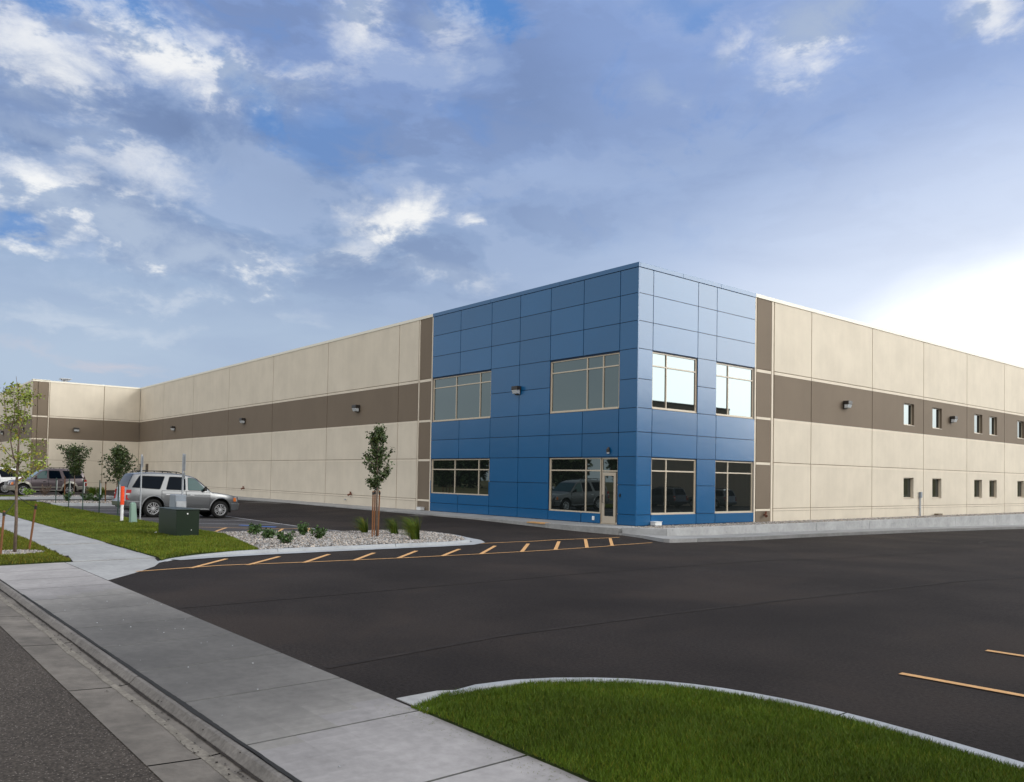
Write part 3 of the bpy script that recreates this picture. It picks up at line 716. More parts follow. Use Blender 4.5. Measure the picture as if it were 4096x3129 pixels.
# far island trees
tree('parking_tree', (-42.3, -11.5, .1), 3.45, 1.45, 1.05, 2200, 'leaf_dark', .13, 'bushy vase shaped young tree in front of the brown mauve vehicle', shape='vase', trunk_r=.04, branches=40, spread=.10, seed=8)
stakes([(-42.3, -12.1, .1, (0, 0)), (-42.3, -10.9, .1, (0, 0))], 1.4, labels=['left thin brown stake of the vase shaped far tree', 'right thin brown stake of the vase shaped far tree'], group='stakes of the vase shaped far tree', r=.035)
tree('parking_tree', (-30.0, -11.75, .1), 3.4, 1.1, 1.0, 2600, 'leaf_dark', .12, 'dark pointed young tree behind the silver vehicle tailgate', shape='cone', trunk_r=.04, branches=46, spread=.09, seed=12)
stakes([(-30.3, -12.3, .1, (0, 0)), (-30.0, -11.45, .1, (0, 0))], 1.25, labels=['left thin brown stake of the dark pointed far tree', 'right brown stake of the dark pointed far tree'], group='stakes of the dark pointed far tree', r=.03)

# shrubs in the island: rounded clumps of leaves
def shrub(loc, r, h, label, group=None, seed=1, leaf='leaf_dark', n=420, ls=.07):
    global rng
    keep = rng; rng = np.random.default_rng(seed)
    root = tag(empty('small_shrub', loc), label, 'shrub', group); mb = MB(); A = []
    for k in range(16):
        th = rng.random() * 6.283; q = .35 + .65 * rng.random(); e = Vector((math.cos(th) * r * q, math.sin(th) * r * q, h * (1.05 - .55 * q * rng.random())))
        mb.tube([(0, 0, 0), e * .5 + Vector((0, 0, h * .1)), e], [.007, .005, .003], 4)
        for f in np.linspace(.35, 1.05, 6): A.append(tuple(e * f))
    mb.build('stem', 'bark', root)
    V, Q, C_ = leaf_cloud(np.array(A), n, ls, .035); V[:, 2] = np.maximum(V[:, 2], .01)
    g = (.7 + .9 * rng.random(len(C_)))[:, None]; tri_object('foliage', V, Q, np.concatenate([g * .9, g * 1.1, g * .9], 1), leaf, root); rng = keep
SH = [((-2.4, -14.7), .30, .36, 'small dark shrub at the left back of the gravel island'), ((-1.0, -14.8), .32, .28, 'second small shrub from the left in the gravel island'),
      ((1.05, -15.2), .32, .38, 'brightest small shrub nearest the front kerb of the gravel island'), ((-1.75, -13.4), .30, .40, 'tallest small shrub at the back middle of the gravel island'), ((-.4, -13.55), .34, .38, 'round small shrub left of the staked island tree')]
for i, (p, r, h, lb) in enumerate(SH): shrub((*p, zlot(*p) + .08), r * .85, h * .85, lb, 'small shrubs in the gravel island', 40 + i)
for i, (p, r, h, lb) in enumerate([((-31.3, -14.1), .38, .45, 'small shrub among pale stones near the white sign edge, far island'), ((-32.0, -12.9), .35, .42, 'small shrub midway along the first far parking island'), ((-30.4, -12.75), .40, .45, 'small shrub at the front right of the first far parking island')]):
    shrub((*p, .13), r, h, lb, 'shrubs on the first far island', 60 + i, n=260, ls=.11)
shrub((-41.3, -13.5, .15), .40, .75, 'rusty brown small shrub below the mauve vehicle doors', None, 71, 'bark', n=200, ls=.1)
shrub((-42.6, -14.3, .15), .5, .45, 'low olive shrub by the mauve vehicle front wheel', None, 72, 'leaf_light', n=200, ls=.1)

def grass_tuft(loc, h, r, label, group, seed, n=520, w=.0045, wind=(.45, -.55)):
    rr = np.random.default_rng(seed); V = []; T = []; c = []
    for k in range(n):
        th = rr.random() * 6.283; q = rr.random() ** .7; b = np.array([math.cos(th), math.sin(th), 0]) * r * .22 * q
        o_ = np.array([math.cos(th), math.sin(th), 0]) * r * (.15 + .75 * rr.random() ** 1.5) + np.array([wind[0], wind[1], 0]) * h * (.5 + 1.3 * rr.random())
        H = h * (.28 + .78 * rr.random() ** 1.25); side = np.array([-math.sin(th + .7), math.cos(th + .7), 0]) * w * (.6 + .8 * rr.random())
        i = len(V); f = [0, .4, .75, 1.0]
        pts = [b + o_ * (x ** 1.9) + np.array([0, 0, H * (1 - (1 - x) ** 1.7)]) * (1 - .10 * x) for x in f]
        V += [pts[0] - side, pts[0] + side, pts[1] + side * .8, pts[1] - side * .8, pts[2] + side * .5, pts[2] - side * .5, pts[3], pts[3] + side * .1]
        g = .6 + .9 * rr.random(); tt_ = (g * (.8 if rr.random() > .15 else 1.8), g, g * .8)
        for a in ((0, 1, 2, 3), (3, 2, 4, 5), (5, 4, 7, 6)): T.append([i + x for x in a]); c.append(tt_)
    o = tri_object('ornamental_grass', np.array(V), np.array(T), np.array(c), 'blade'); o.location = loc
    return tag(o, label, 'ornamental grass', group)
wd = (-.30, -.37)
grass_tuft((-2.8, -10.6, zlot(-2.8, -10.6) + .06), .66, .38, 'wind bent ornamental grass left of the island tree stakes', 'ornamental grasses in the gravel island', 81, wind=wd)
grass_tuft((-1.75, -10.05, zlot(-1.8, -10.1) + .06), .66, .42, 'wind bent ornamental grass just right of the island tree', 'ornamental grasses in the gravel island', 82, wind=wd)
grass_tuft((1.05, -11.05, zlot(1, -11) + .06), .84, .50, 'largest wind bent ornamental grass nearest the island kerb tip', 'ornamental grasses in the gravel island', 83, n=800, wind=wd)
grass_tuft((-42.4, -10.2, .15), .75, .5, 'pale ornamental grass right behind the mauve vehicle bumper', 'ornamental grasses on the far island', 84, n=500, w=.014, wind=wd)
grass_tuft((-41.2, -9.9, .15), .75, .6, 'ornamental grass right of the other one beyond the far island', 'ornamental grasses on the far island', 85, n=500, w=.014, wind=wd)

# ------------------------------------------------------------------ warehouse
WH = tag(empty('warehouse', (0, 0, 0)), 'long two storey cream warehouse with brown band and bright blue clad office corner', 'warehouse')
def cells(u0, u1, z0, z1, holes):
    us = sorted({u0, u1, *[x for h in holes for x in h[:2] if u0 < x < u1]}); zs = sorted({z0, z1, *[x for h in holes for x in h[2:4] if z0 < x < z1]})
    for a, b in zip(us[:-1], us[1:]):
        for c, d in zip(zs[:-1], zs[1:]):
            mu, mz = (a+b)/2, (c+d)/2
            if not any(h[0] < mu < h[1] and h[2] < mz < h[3] for h in holes): yield a, b, c, d
class Face:
    def __init__(s, O, u, n): s.O, s.u, s.n = Vector(O), Vector(u), Vector(n)
    def P(s, u, z, d): return tuple(s.O + s.u * u + s.n * d + Vector((0, 0, z)))
    def rect(s, mb, u0, u1, z0, z1, d, m, tint=None): mb.poly([s.P(u0, z0, d), s.P(u1, z0, d), s.P(u1, z1, d), s.P(u0, z1, d)], m, tint)
    def box(s, mb, u0, u1, z0, z1, d0, d1, m=0):
        mb.hexa([s.P(u0, z0, d0), s.P(u1, z0, d0), s.P(u1, z0, d1), s.P(u0, z0, d1), s.P(u0, z1, d0), s.P(u1, z1, d0), s.P(u1, z1, d1), s.P(u0, z1, d1)], m)
    def wall(s, name, rects, holes, ext, mats, reveal, gap=.029, back=1, base=-.04):
        mb = MB()
        for u0, u1, z0, z1, m, d in rects:
            u0 += gap; u1 -= gap
            e = .012
            hs = [h for h in holes if h[0] < u1 and h[1] > u0 and h[2] < z1 and h[3] > z0]
            k_ = .93 + .14 * rng.random(); tn = (k_, k_, k_ * 1.0)
            for a, b, c, q in cells(u0, u1, z0, z1, hs): s.rect(mb, a, b, c, q, d, m, tn)
            for (a, b, c, q) in ((u0, u0, z0, z1), (u1, u1, z0, z1)): 
                if not any(h[0] <= a <= h[1] for h in hs): mb.poly([s.P(a, c, d), s.P(a, q, d), s.P(a, q, base), s.P(a, c, base)], m)
            for zz in (z0, z1):
                if not any(h[2] <= zz <= h[3] for h in hs): mb.poly([s.P(u0, zz, d), s.P(u1, zz, d), s.P(u1, zz, base), s.P(u0, zz, base)], m)
        for a, b, c, q in cells(*ext, holes): s.rect(mb, a, b, c, q, base, back)
        for h in holes:
            u0, u1, z0, z1, dep, m = h
            for A, B in (((u0, z0), (u1, z0)), ((u1, z0), (u1, z1)), ((u1, z1), (u0, z1)), ((u0, z1), (u0, z0))):
                mb.poly([s.P(A[0], A[1], .0 + (.0)), s.P(B[0], B[1], .0), s.P(B[0], B[1], -dep), s.P(A[0], A[1], -dep)], m)
        return mb.build(name, mats, WH, fix=False)
    def window(s, u0, u1, z0, z1, us, zs, dep=.09, w=.055, door=None, name='window', glass='glass', fw=None):
        mb = MB(); fw = fw or w
        f0, f1 = -dep, -dep + .06
        s.box(mb, u0, u1, z0, z0 + fw, f0, f1); s.box(mb, u0, u1, z1 - fw, z1, f0, f1)
        s.box(mb, u0, u0 + fw, z0 + fw, z1 - fw, f0, f1); s.box(mb, u1 - fw, u1, z0 + fw, z1 - fw, f0, f1)
        for x in us: s.box(mb, x - w/2, x + w/2, z0 + fw, z1 - fw, f0, f1 - .002)
        lim = [u0 + fw] + [y for x in us for y in (x - w/2, x + w/2)] + [u1 - fw]
        for z in zs:
            for i in range(0, len(lim), 2): s.box(mb, lim[i], lim[i+1], z - w/2, z + w/2, f0, f1 - .004)
        s.box(mb, u0 + .01, u1 - .01, z0 - .035, z0 - .004, -dep, .018)
        o = mb.build(name, 'frame', WH, bevel=.004)
        mb = MB(); s.rect(mb, u0 + .01, u1 - .01, z0 + .01, z1 - .01, -dep + .018, 0); g = mb.build('pane', glass, o, fix=False)
        return o
XI = -69.1; YW = -9.91
FL = Face((0, 0, 0), (1, 0, 0), (0, -1, 0)); FR = Face((0, 0, 0), (0, 1, 0), (1, 0, 0))
FW = Face((XI, 0, 0), (0, 1, 0), (1, 0, 0)); F2 = Face((0, YW, 0), (1, 0, 0), (0, -1, 0))
LV = [(-.2, .62, 'tan'), (.635, .735, 'lit_strip'), (.76, 2.80, 'tan'), (2.80, 2.915, 'lit_strip'), (2.945, 4.92, 'tan'), (4.92, 5.03, 'lit_strip'), (5.03, 7.12, 'brown'), (7.12, 7.255, 'lit_strip'), (7.29, 10.6, 'tan')]  # narrow rows are lighter, painting the light caught by chamfers
TM = ['tan', 'joint', 'brown', 'tan_trim_lit']; TI = {'tan': 0, 'brown': 2, 'lit_strip': 3}
def tan_cols(js, lo=None):
    r = []
    for a, b in zip(js[:-1], js[1:]):
        for z0, z1, k in LV:
            r.append((a, b, (z0 if z0 > 0 else .0), z1, TI[k], 0.0 if k != 'lit_strip' else .006))
    return r
def pil(a, b, inner):
    r = []
    for z0, z1, k in LV:
        r.append((a, b, max(z0, .0), z1, 3 if k == 'lit_strip' else 2, .0 if k != 'lit_strip' else .008))
    return r
def fix_gap(rs, g): return [(a - g, b + g, c, d, m, e) for a, b, c, d, m, e in rs]
G = .022
# left facade, cream
jl = [XI - .0, -61.15, -52.62, -44.05, -35.37, -26.73, -18.02, -15.98]
rl = tan_cols(jl) + fix_gap(pil(-15.84, -14.70, 1), G * .0) + [(-15.98, -15.84, 0, 10.6, 3, .004), (-14.72, -14.575, 0, 10.6, 3, .004)]
FL.wall('wall', rl, [], (XI, -14.575, -.2, 10.6), TM, None)
# right facade, cream with small windows
jr = [9.69, 13.02, 19.31, 25.65, 31.96, 38.30, 44.6, 50.9, 57.2, 63.5, 69.8]
sw = []
for a in (23.08, 26.87, 33.14, 35.67, 40.75, 44.9 + .3, 48.2): sw += [(a, a + 1.32, 5.46, 6.73, .20, 2), (a, a + 1.28, 1.18, 2.39, .20, 0)]
rr_ = tan_cols(jr) + pil(8.24, 9.46, 1) + [(9.46, 9.66, 0, 10.6, 3, .004), (8.08, 8.24, 0, 10.6, 3, .004)]
FR.wall('wall', rr_, sw, (8.08, 69.8, -.2, 10.6), TM, None)
for h in sw: FR.window(h[0], h[1], h[2] + .02, h[3], [], [], dep=.19, w=.05)
# wing facing east and its tower end
jw = [-8.44, -3.5, 0]
rw = tan_cols(jw) + [(a, b, max(z0, 0), z1, 3 if k == 'lit_strip' else 2, .05 if k != 'lit_strip' else .058) for a, b in ((YW, -9.47), (-9.47, -8.56)) for z0, z1, k in LV] + [(-8.56, -8.44, 0, 10.6, 3, .03)]
FW.wall('wall', rw, [], (YW, 0, -.2, 10.6), TM, None)
j2 = [-120, -111, -102, -93, -84, -75.6, XI]
F2.wall('wall', tan_cols(j2), [], (-120, XI, -.2, 10.6), TM, None)
# blue cladding
bz = [.15, .59, 1.78, 2.93, 3.92, 4.89, 6.06, 7.28, 8.40, 9.52, 10.56]
blx = [-14.575, -12.04, -9.46, -7.30, -5.17, -3.07, -.96, 0.0]
bry = [0.0, .88, 3.82, 5.15, 8.08]
hl = [(-14.50, -9.49, 4.93, 7.22, .10, 2), (-5.15, -.985, 4.93, 7.22, .10, 2), (-14.50, -9.51, 1.09, 2.90, .10, 2), (-5.13, -1.94, .56, 2.90, .10, 2), (-1.94, -.985, .15, 2.90, .10, 2)]
hr = [(.90, 3.80, 4.93, 7.24, .10, 2), (5.17, 8.02, 4.93, 7.24, .10, 2), (.92, 3.80, .60, 2.90, .10, 2), (5.17, 8.02, .60, 2.90, .10, 2)]
def blue(F, us, holes, name):
    r = []
    for i in range(len(us) - 1):
        for j in range(len(bz) - 1):
            a, b, c, d = us[i], us[i+1], bz[j], bz[j+1]
            r.append((a, b, c + .012, d - .012, 0, .03))
    pr = []
    for a, b, c, d, m, e in r:
        full = any(h[0] <= a + .1 and h[1] >= b - .1 and h[2] <= c + .1 and h[3] >= d - .1 for h in holes)
        if not full: pr.append((a, b, c, d, m, e))
    return F.wall(name, pr, holes, (us[0], us[-1], .0, 10.6), ['blue', 'blue_joint', 'frame'], None, gap=.017, base=-.02)
# panels reach over window gaps: reveal drawn in frame colour
blue(FL, blx, hl, 'blue_cladding'); blue(FR, bry, hr, 'blue_cladding')
mb = MB(); mb.box(-.028, .028, -.028, .028, .16, 10.55, 0, (1, 1, 1)); mb.build('corner_trim', 'blue', WH)
for nme, (a, b, c, d) in (('w', hl[0][:4]),): FL.window(a, b, c, d, [-12.43, -10.40], [6.70])
FL.window(*hl[1][:4], [-2.88, -1.93], [6.69]); FL.window(*hl[2][:4], [-12.43, -10.40], [2.36])
FL.window(-5.13, -1.97, .56, 2.90, [-2.88], [2.355])
o = FL.window(-1.97, -.985, .16, 2.90, [], [2.34], name='door_frame', fw=.07)
mb = MB(); FL.box(mb, -1.86, -1.11, .17, .47, -.06, .0); FL.box(mb, -1.86, -1.11, 2.14, 2.28, -.06, .0); FL.box(mb, -1.86, -1.745, .47, 2.14, -.06, .0); FL.box(mb, -1.225, -1.11, .47, 2.14, -.06, .0)
dr = mb.build('door', 'door_paint', WH, bevel=.006)
mb = MB(); FL.rect(mb, -1.75, -1.22, .46, 2.15, -.03, 0); mb.build('pane', 'glass', dr, fix=False)
mb = MB(); mb.tube([FL.P(-1.80, 1.02, 0), FL.P(-1.80, 1.02, .06), FL.P(-1.80, 1.34, .06), FL.P(-1.80, 1.34, 0)], .014, 6); mb.build('handle', 'black', dr)
for h, mu in zip(hr, (1.83, 6.10, 1.88, 6.14)): FR.window(*h[:4], [mu], [h[2] + (1.74 if h[2] > 4 else 1.77)])
# copings
mb = MB()
for a, b in ((-14.60, -9.6), (-9.59, -4.6), (-4.59, .02)): FL.box(mb, a, b, 10.57, 10.755, -.5, .05)
for a, b in ((.052, 2.75), (2.76, 5.4), (5.41, 8.1)): FR.box(mb, a, b, 10.57, 10.753, -.5, .05)
FL.box(mb, .0205, .05, 10.57, 10.754, -.051, .05)
mb.build('coping', 'blue_cap', WH, bevel=.006)
mb = MB(); FL.box(mb, XI + .04, -14.62, 10.60, 10.75, -.4, .03); FR.box(mb, 8.12, 70, 10.60, 10.76, -.4, .035); FW.box(mb, YW - .03, .4, 10.60, 10.75, -.4, .04); FW.box(mb, YW - .05, -8.44, 10.751, 10.80, -.5, .09)
F2.box(mb, -120, XI - .41, 10.60, 10.75, -.4, .03)
mb.build('coping', 'cap', WH)
# body behind the facades
mb = MB(); mb.prism([(-.3, .3), (-.3, 69.5), (-119.5, 69.5), (-119.5, YW + .3), (XI - .3, YW + .3), (XI - .3, .3)], -.3, 10.45); mb.build('roof', 'roofing', WH)
mb = MB(); mb.box(-.5, .0, 69.5, 69.8, -.2, 10.6); mb.build('end_wall', 'tan', WH)
# wall lights
def wall_light(F, u, z, w=.42, h=.40, dpt=.30, white=False):
    mb = MB(); F.box(mb, u - w/2, u + w/2, z + .02, z + h/2, 0.031, dpt); F.box(mb, u - w*.42, u + w*.42, z - h/2, z + .0, 0.031, .10)
    o = mb.build('wall_light', 'bronze', WH, bevel=.02)
    mb = MB(); P = [F.P(u - w*.45, z - h*.42, .101), F.P(u + w*.45, z - h*.42, .101), F.P(u + w*.45, z - h*.36, dpt * .75), F.P(u - w*.45, z - h*.36, dpt * .75), F.P(u - w*.45, z + .018, .101), F.P(u + w*.45, z + .018, .101), F.P(u + w*.45, z + .018, dpt * .97), F.P(u - w*.45, z + .018, dpt * .97)]
    mb.hexa(P); mb.build('lens', 'lens', o)
wall_light(FL, -7.36, 6.08)
for u in (-22.6, -40.6, -57.6): wall_light(FL, u, 6.05, .5, .44, .34)
wall_light(FW, -6.0, 6.02, .5, .42); wall_light(F2, -73.2, 6.02, .5, .44); wall_light(F2, -86, 6.02, .5, .44)
wall_light(FR, 16.3, 6.13, .42, .42, .34); wall_light(FR, 29.5, 6.13, .42, .42, .34); wall_light(FR, 46.5, 6.13, .42, .42, .34)
# entrance lamp, card reader, outlet
mb = MB(); mb.tube([FL.P(-1.46, 3.12, .10), FL.P(-1.46, 3.22, .11), FL.P(-1.46, 3.32, .07)], [.075, .075, .03], 10); o = mb.build('entrance_lamp', 'bronze', WH)
mb = MB(); mb.tube([FL.P(-1.46, 3.05, .10), FL.P(-1.46, 3.118, .10)], [.05, .066], 10); mb.build('lens', 'lens', o)
mb = MB(); FL.box(mb, -.86, -.79, 1.28, 1.42, .03, .06); mb.build('card_reader', 'black', WH, bevel=.008)
mb = MB(); FL.box(mb, -2.37, -2.25, .27, .44, .03, .075); mb.build('outlet_cover', 'white', WH, bevel=.01)
for F, u, z in ((FL, -23.2, .80), (FL, -40.3, .80), (FR, 8.95, .47)):
    mb = MB(); mb.tube([F.P(u, z, 0), F.P(u, z, .12), F.P(u - .12, z - .06, .2)], [.05, .05, .07], 8); mb.tube([F.P(u, z, .1), F.P(u, z + .16, .1)], [.03, .06], 8); mb.build('pipe_outlet', 'rust', WH)
mb = MB(); mb.tube([FL.P(-23.9, .45, 0), FL.P(-23.9, .45, .1)], .05, 8); mb.build('hose_bib', 'galv', WH)
for F, u, z in ((FL, -15.25, .16), (FR, 1.05, .16)):
    mb = MB(); F.box(mb, u - .20, u + .20, z, z + .14, .04, .3); F.box(mb, u - .22, u + .22, z + .141, z + .16, .04, .32); mb.build('ground_light', 'white', WH, bevel=.01)
mb = MB(); FR.box(mb, 25.02, 25.22, 1.22, 1.56, .0, .14); o = mb.build('switch_box', 'grey_paint', WH, bevel=.01)
mb = MB(); mb.tube([FR.P(25.06, .05, .05), FR.P(25.06, 1.22, .05)], .025, 6); mb.tube([FR.P(25.16, .05, .05), FR.P(25.16, 1.22, .05)], .025, 6); FR.box(mb, 25.0, 25.22, .62, .66, 0, .08); mb.build('conduit', 'galv', o)
mb = MB(); FR.box(mb, 26.9, 27.5, .1, .26, .1, .35); mb.build('junction_box', 'brown', WH, bevel=.01)
for u in (-68.1, -66.0):
    mb = MB(); FL.box(mb, u - .42, u + .42, 1.6, 2.75, 0, .04, 0)
    for k in range(7): FL.box(mb, u - .36, u + .36, 1.68 + k * .15, 1.75 + k * .15, .041, .06, 1)
    mb.build('louvre', ['brown', 'black'], WH)
# roof vents
mb = MB(); mb.tube([(-70.2, -6.9, 10.45), (-70.2, -6.9, 10.98)], .22, 10); mb.box(-70.75, -69.65, -7.4, -6.4, 11.1, 11.17); mb.box(-70.6, -69.8, -7.25, -6.55, 10.98, 11.02)
for a, b in ((-70.55, -7.2), (-69.85, -6.6), (-70.55, -6.6), (-69.85, -7.2)): mb.box(a - .03, a + .03, b - .03, b + .03, 11.02, 11.1)
mb.build('roof_vent', 'galv', WH)
mb = MB(); mb.tube([(-9.3, 1.0, 10.4), (-9.3, 1.0, 11.0)], .05, 8); mb.tube([(-9.3, 1.0, 11.0), (-9.3, .8, 11.04)], [.06, .05], 8); mb.build('vent_pipe', 'galv', WH)

# ------------------------------------------------------------------ vehicles
def spl(tab, x): return float(np.interp(x, [p[0] for p in tab], [p[1] for p in tab]))
TOPC = [(-1.16, .62), (-1.12, .70), (-1.10, 1.02), (-1.07, 1.16), (-.98, 1.42), (-.86, 1.68), (-.78, 1.76), (-.6, 1.80), (0, 1.845), (.9, 1.845), (1.35, 1.82), (1.68, 1.75), (1.80, 1.70), (2.48, 1.17), (2.56, 1.12), (3.1, 1.07), (3.55, 1.01), (3.74, .95), (3.82, .85), (3.86, .6)]
def hw(x, z):
    w = spl([(.3, .90), (.42, .955), (.6, .985), (.85, .992), (1.0, .975), (1.12, .94), (1.7, .765), (1.85, .72)], z)
    return w * spl([(-1.16, .90), (-1.05, .955), (-.8, .985), (0, 1), (2.9, 1), (3.4, .965), (3.7, .90), (3.86, .80)], x)
_body = {}
def body_mesh():
    xs = [-1.16, -1.12, -1.09, -1.07, -.98, -.86, -.78, -.68, -.5, -.2, .2, .6, 1.0, 1.35, 1.55, 1.68, 1.80, 2.0, 2.25, 2.46, 2.56, 2.8, 3.1, 3.35, 3.55, 3.70, 3.78, 3.83, 3.86]
    mb = MB(); rings = []
    for x in xs:
        zt = spl(TOPC, x); b = min(1.12, zt - .035); bot = .34 + (.10 if x < -1.1 or x > 3.8 else 0)
        pts = [(0, bot), (.7 * hw(x, .3), bot), (hw(x, .38), bot + .03)]
        for z in (.55, .78, .95): zz = min(z, zt - .03 - (.95 - z) * .25); pts.append((hw(x, zz), zz))
        pts.append((hw(x, b) - (.02 if zt < 1.2 else 0), b))
        a = max(.004, zt - .06 - b)
        for f in (.33, .67, 1): z = b + a * f; pts.append((hw(x, z) - (.03 if zt < 1.2 else 0) * f, z))
        ye = pts[-1][0]
        pts += [(ye - .05, zt - .018), (ye * .62, zt + .004), (ye * .3, zt + .012), (0, zt + .014)]
        ring = [(x, y, z) for y, z in pts] + [(x, -y, z) for y, z in reversed(pts[1:-1])]
        i = len(mb.v); mb.v += ring; rings.append((i, len(ring)))
    for (a, n), (b, _) in zip(rings[:-1], rings[1:]):
        for k in range(n): mb.f.append((a + k, b + k, b + (k+1) % n, a + (k+1) % n)); mb.m.append(0); mb.t.append(None)
    a, n = rings[0]; mb.f.append(tuple(a + k for k in range(n))); mb.m.append(0); mb.t.append(None)
    a, n = rings[-1]; mb.f.append(tuple(a + k for k in reversed(range(n)))); mb.m.append(0); mb.t.append(None)
    return mb
def lathe(mb, prof, cx, cz, y0, sgn, n=28, m=0):
    rings = []
    for r, yy in prof:
        i = len(mb.v)
        for k in range(n): th = 2 * math.pi * k / n; mb.v.append((cx + r * math.cos(th), y0 + sgn * yy, cz + r * math.sin(th)))
        rings.append(i)
    for a, b in zip(rings[:-1], rings[1:]):
        for k in range(n): mb.f.append((a + k, a + (k+1) % n, b + (k+1) % n, b + k)); mb.m.append(m); mb.t.append(None)
def side_patch(mb, x0, x1, zlo, zhi, off, sgn, m=0, nx=6, nz=6):
    """thin panel following the body side between x0..x1, zlo(x)..zhi(x)"""
    g = []
    for i in range(nx + 1):
        x = x0 + (x1-x0)*i/nx; a, b = zlo(x), zhi(x); row = []
        for j in range(nz + 1):
            z = a + (b-a)*j/nz; row.append((x, sgn * (hw(x, z) + off), z))
        g.append(row)
    for i in range(nx):
        for j in range(nz): mb.poly([g[i][j], g[i+1][j], g[i+1][j+1], g[i][j+1]], m)
    # returns
    def edge(ps): 
        for p, q in zip(ps[:-1], ps[1:]): mb.poly([p, q, (q[0], q[1] - sgn * (off + .01), q[2]), (p[0], p[1] - sgn * (off + .01), p[2])], m)
    edge(g[0]); edge(g[-1]); edge([r[0] for r in g]); edge([r[-1] for r in g])
def poly_patch(mb, pts, off, sgn, m=0, thick=.02):
    A = [(x, sgn * (hw(x, z) + off), z) for x, z in pts]; B = [(x, sgn * (hw(x, z) + off - thick), z) for x, z in pts]
    mb.poly(A, m); n = len(A)
    for k in range(n): mb.poly([A[k], A[(k+1) % n], B[(k+1) % n], B[k]], m)
def rounded(pts, r=.05, n=3):
    out_ = []; N = len(pts)
    for i in range(N):
        p, a, b = Vector(pts[i]), Vector(pts[i-1]), Vector(pts[(i+1) % N])
        u = (a-p).normalized(); v = (b-p).normalized()
        s0 = p + u * r; s1 = p + v * r
        for k in range(n + 1):
            f = k / n; out_.append(tuple((s0.lerp(p, f)).lerp(p.lerp(s1, f), f)))
    return out_
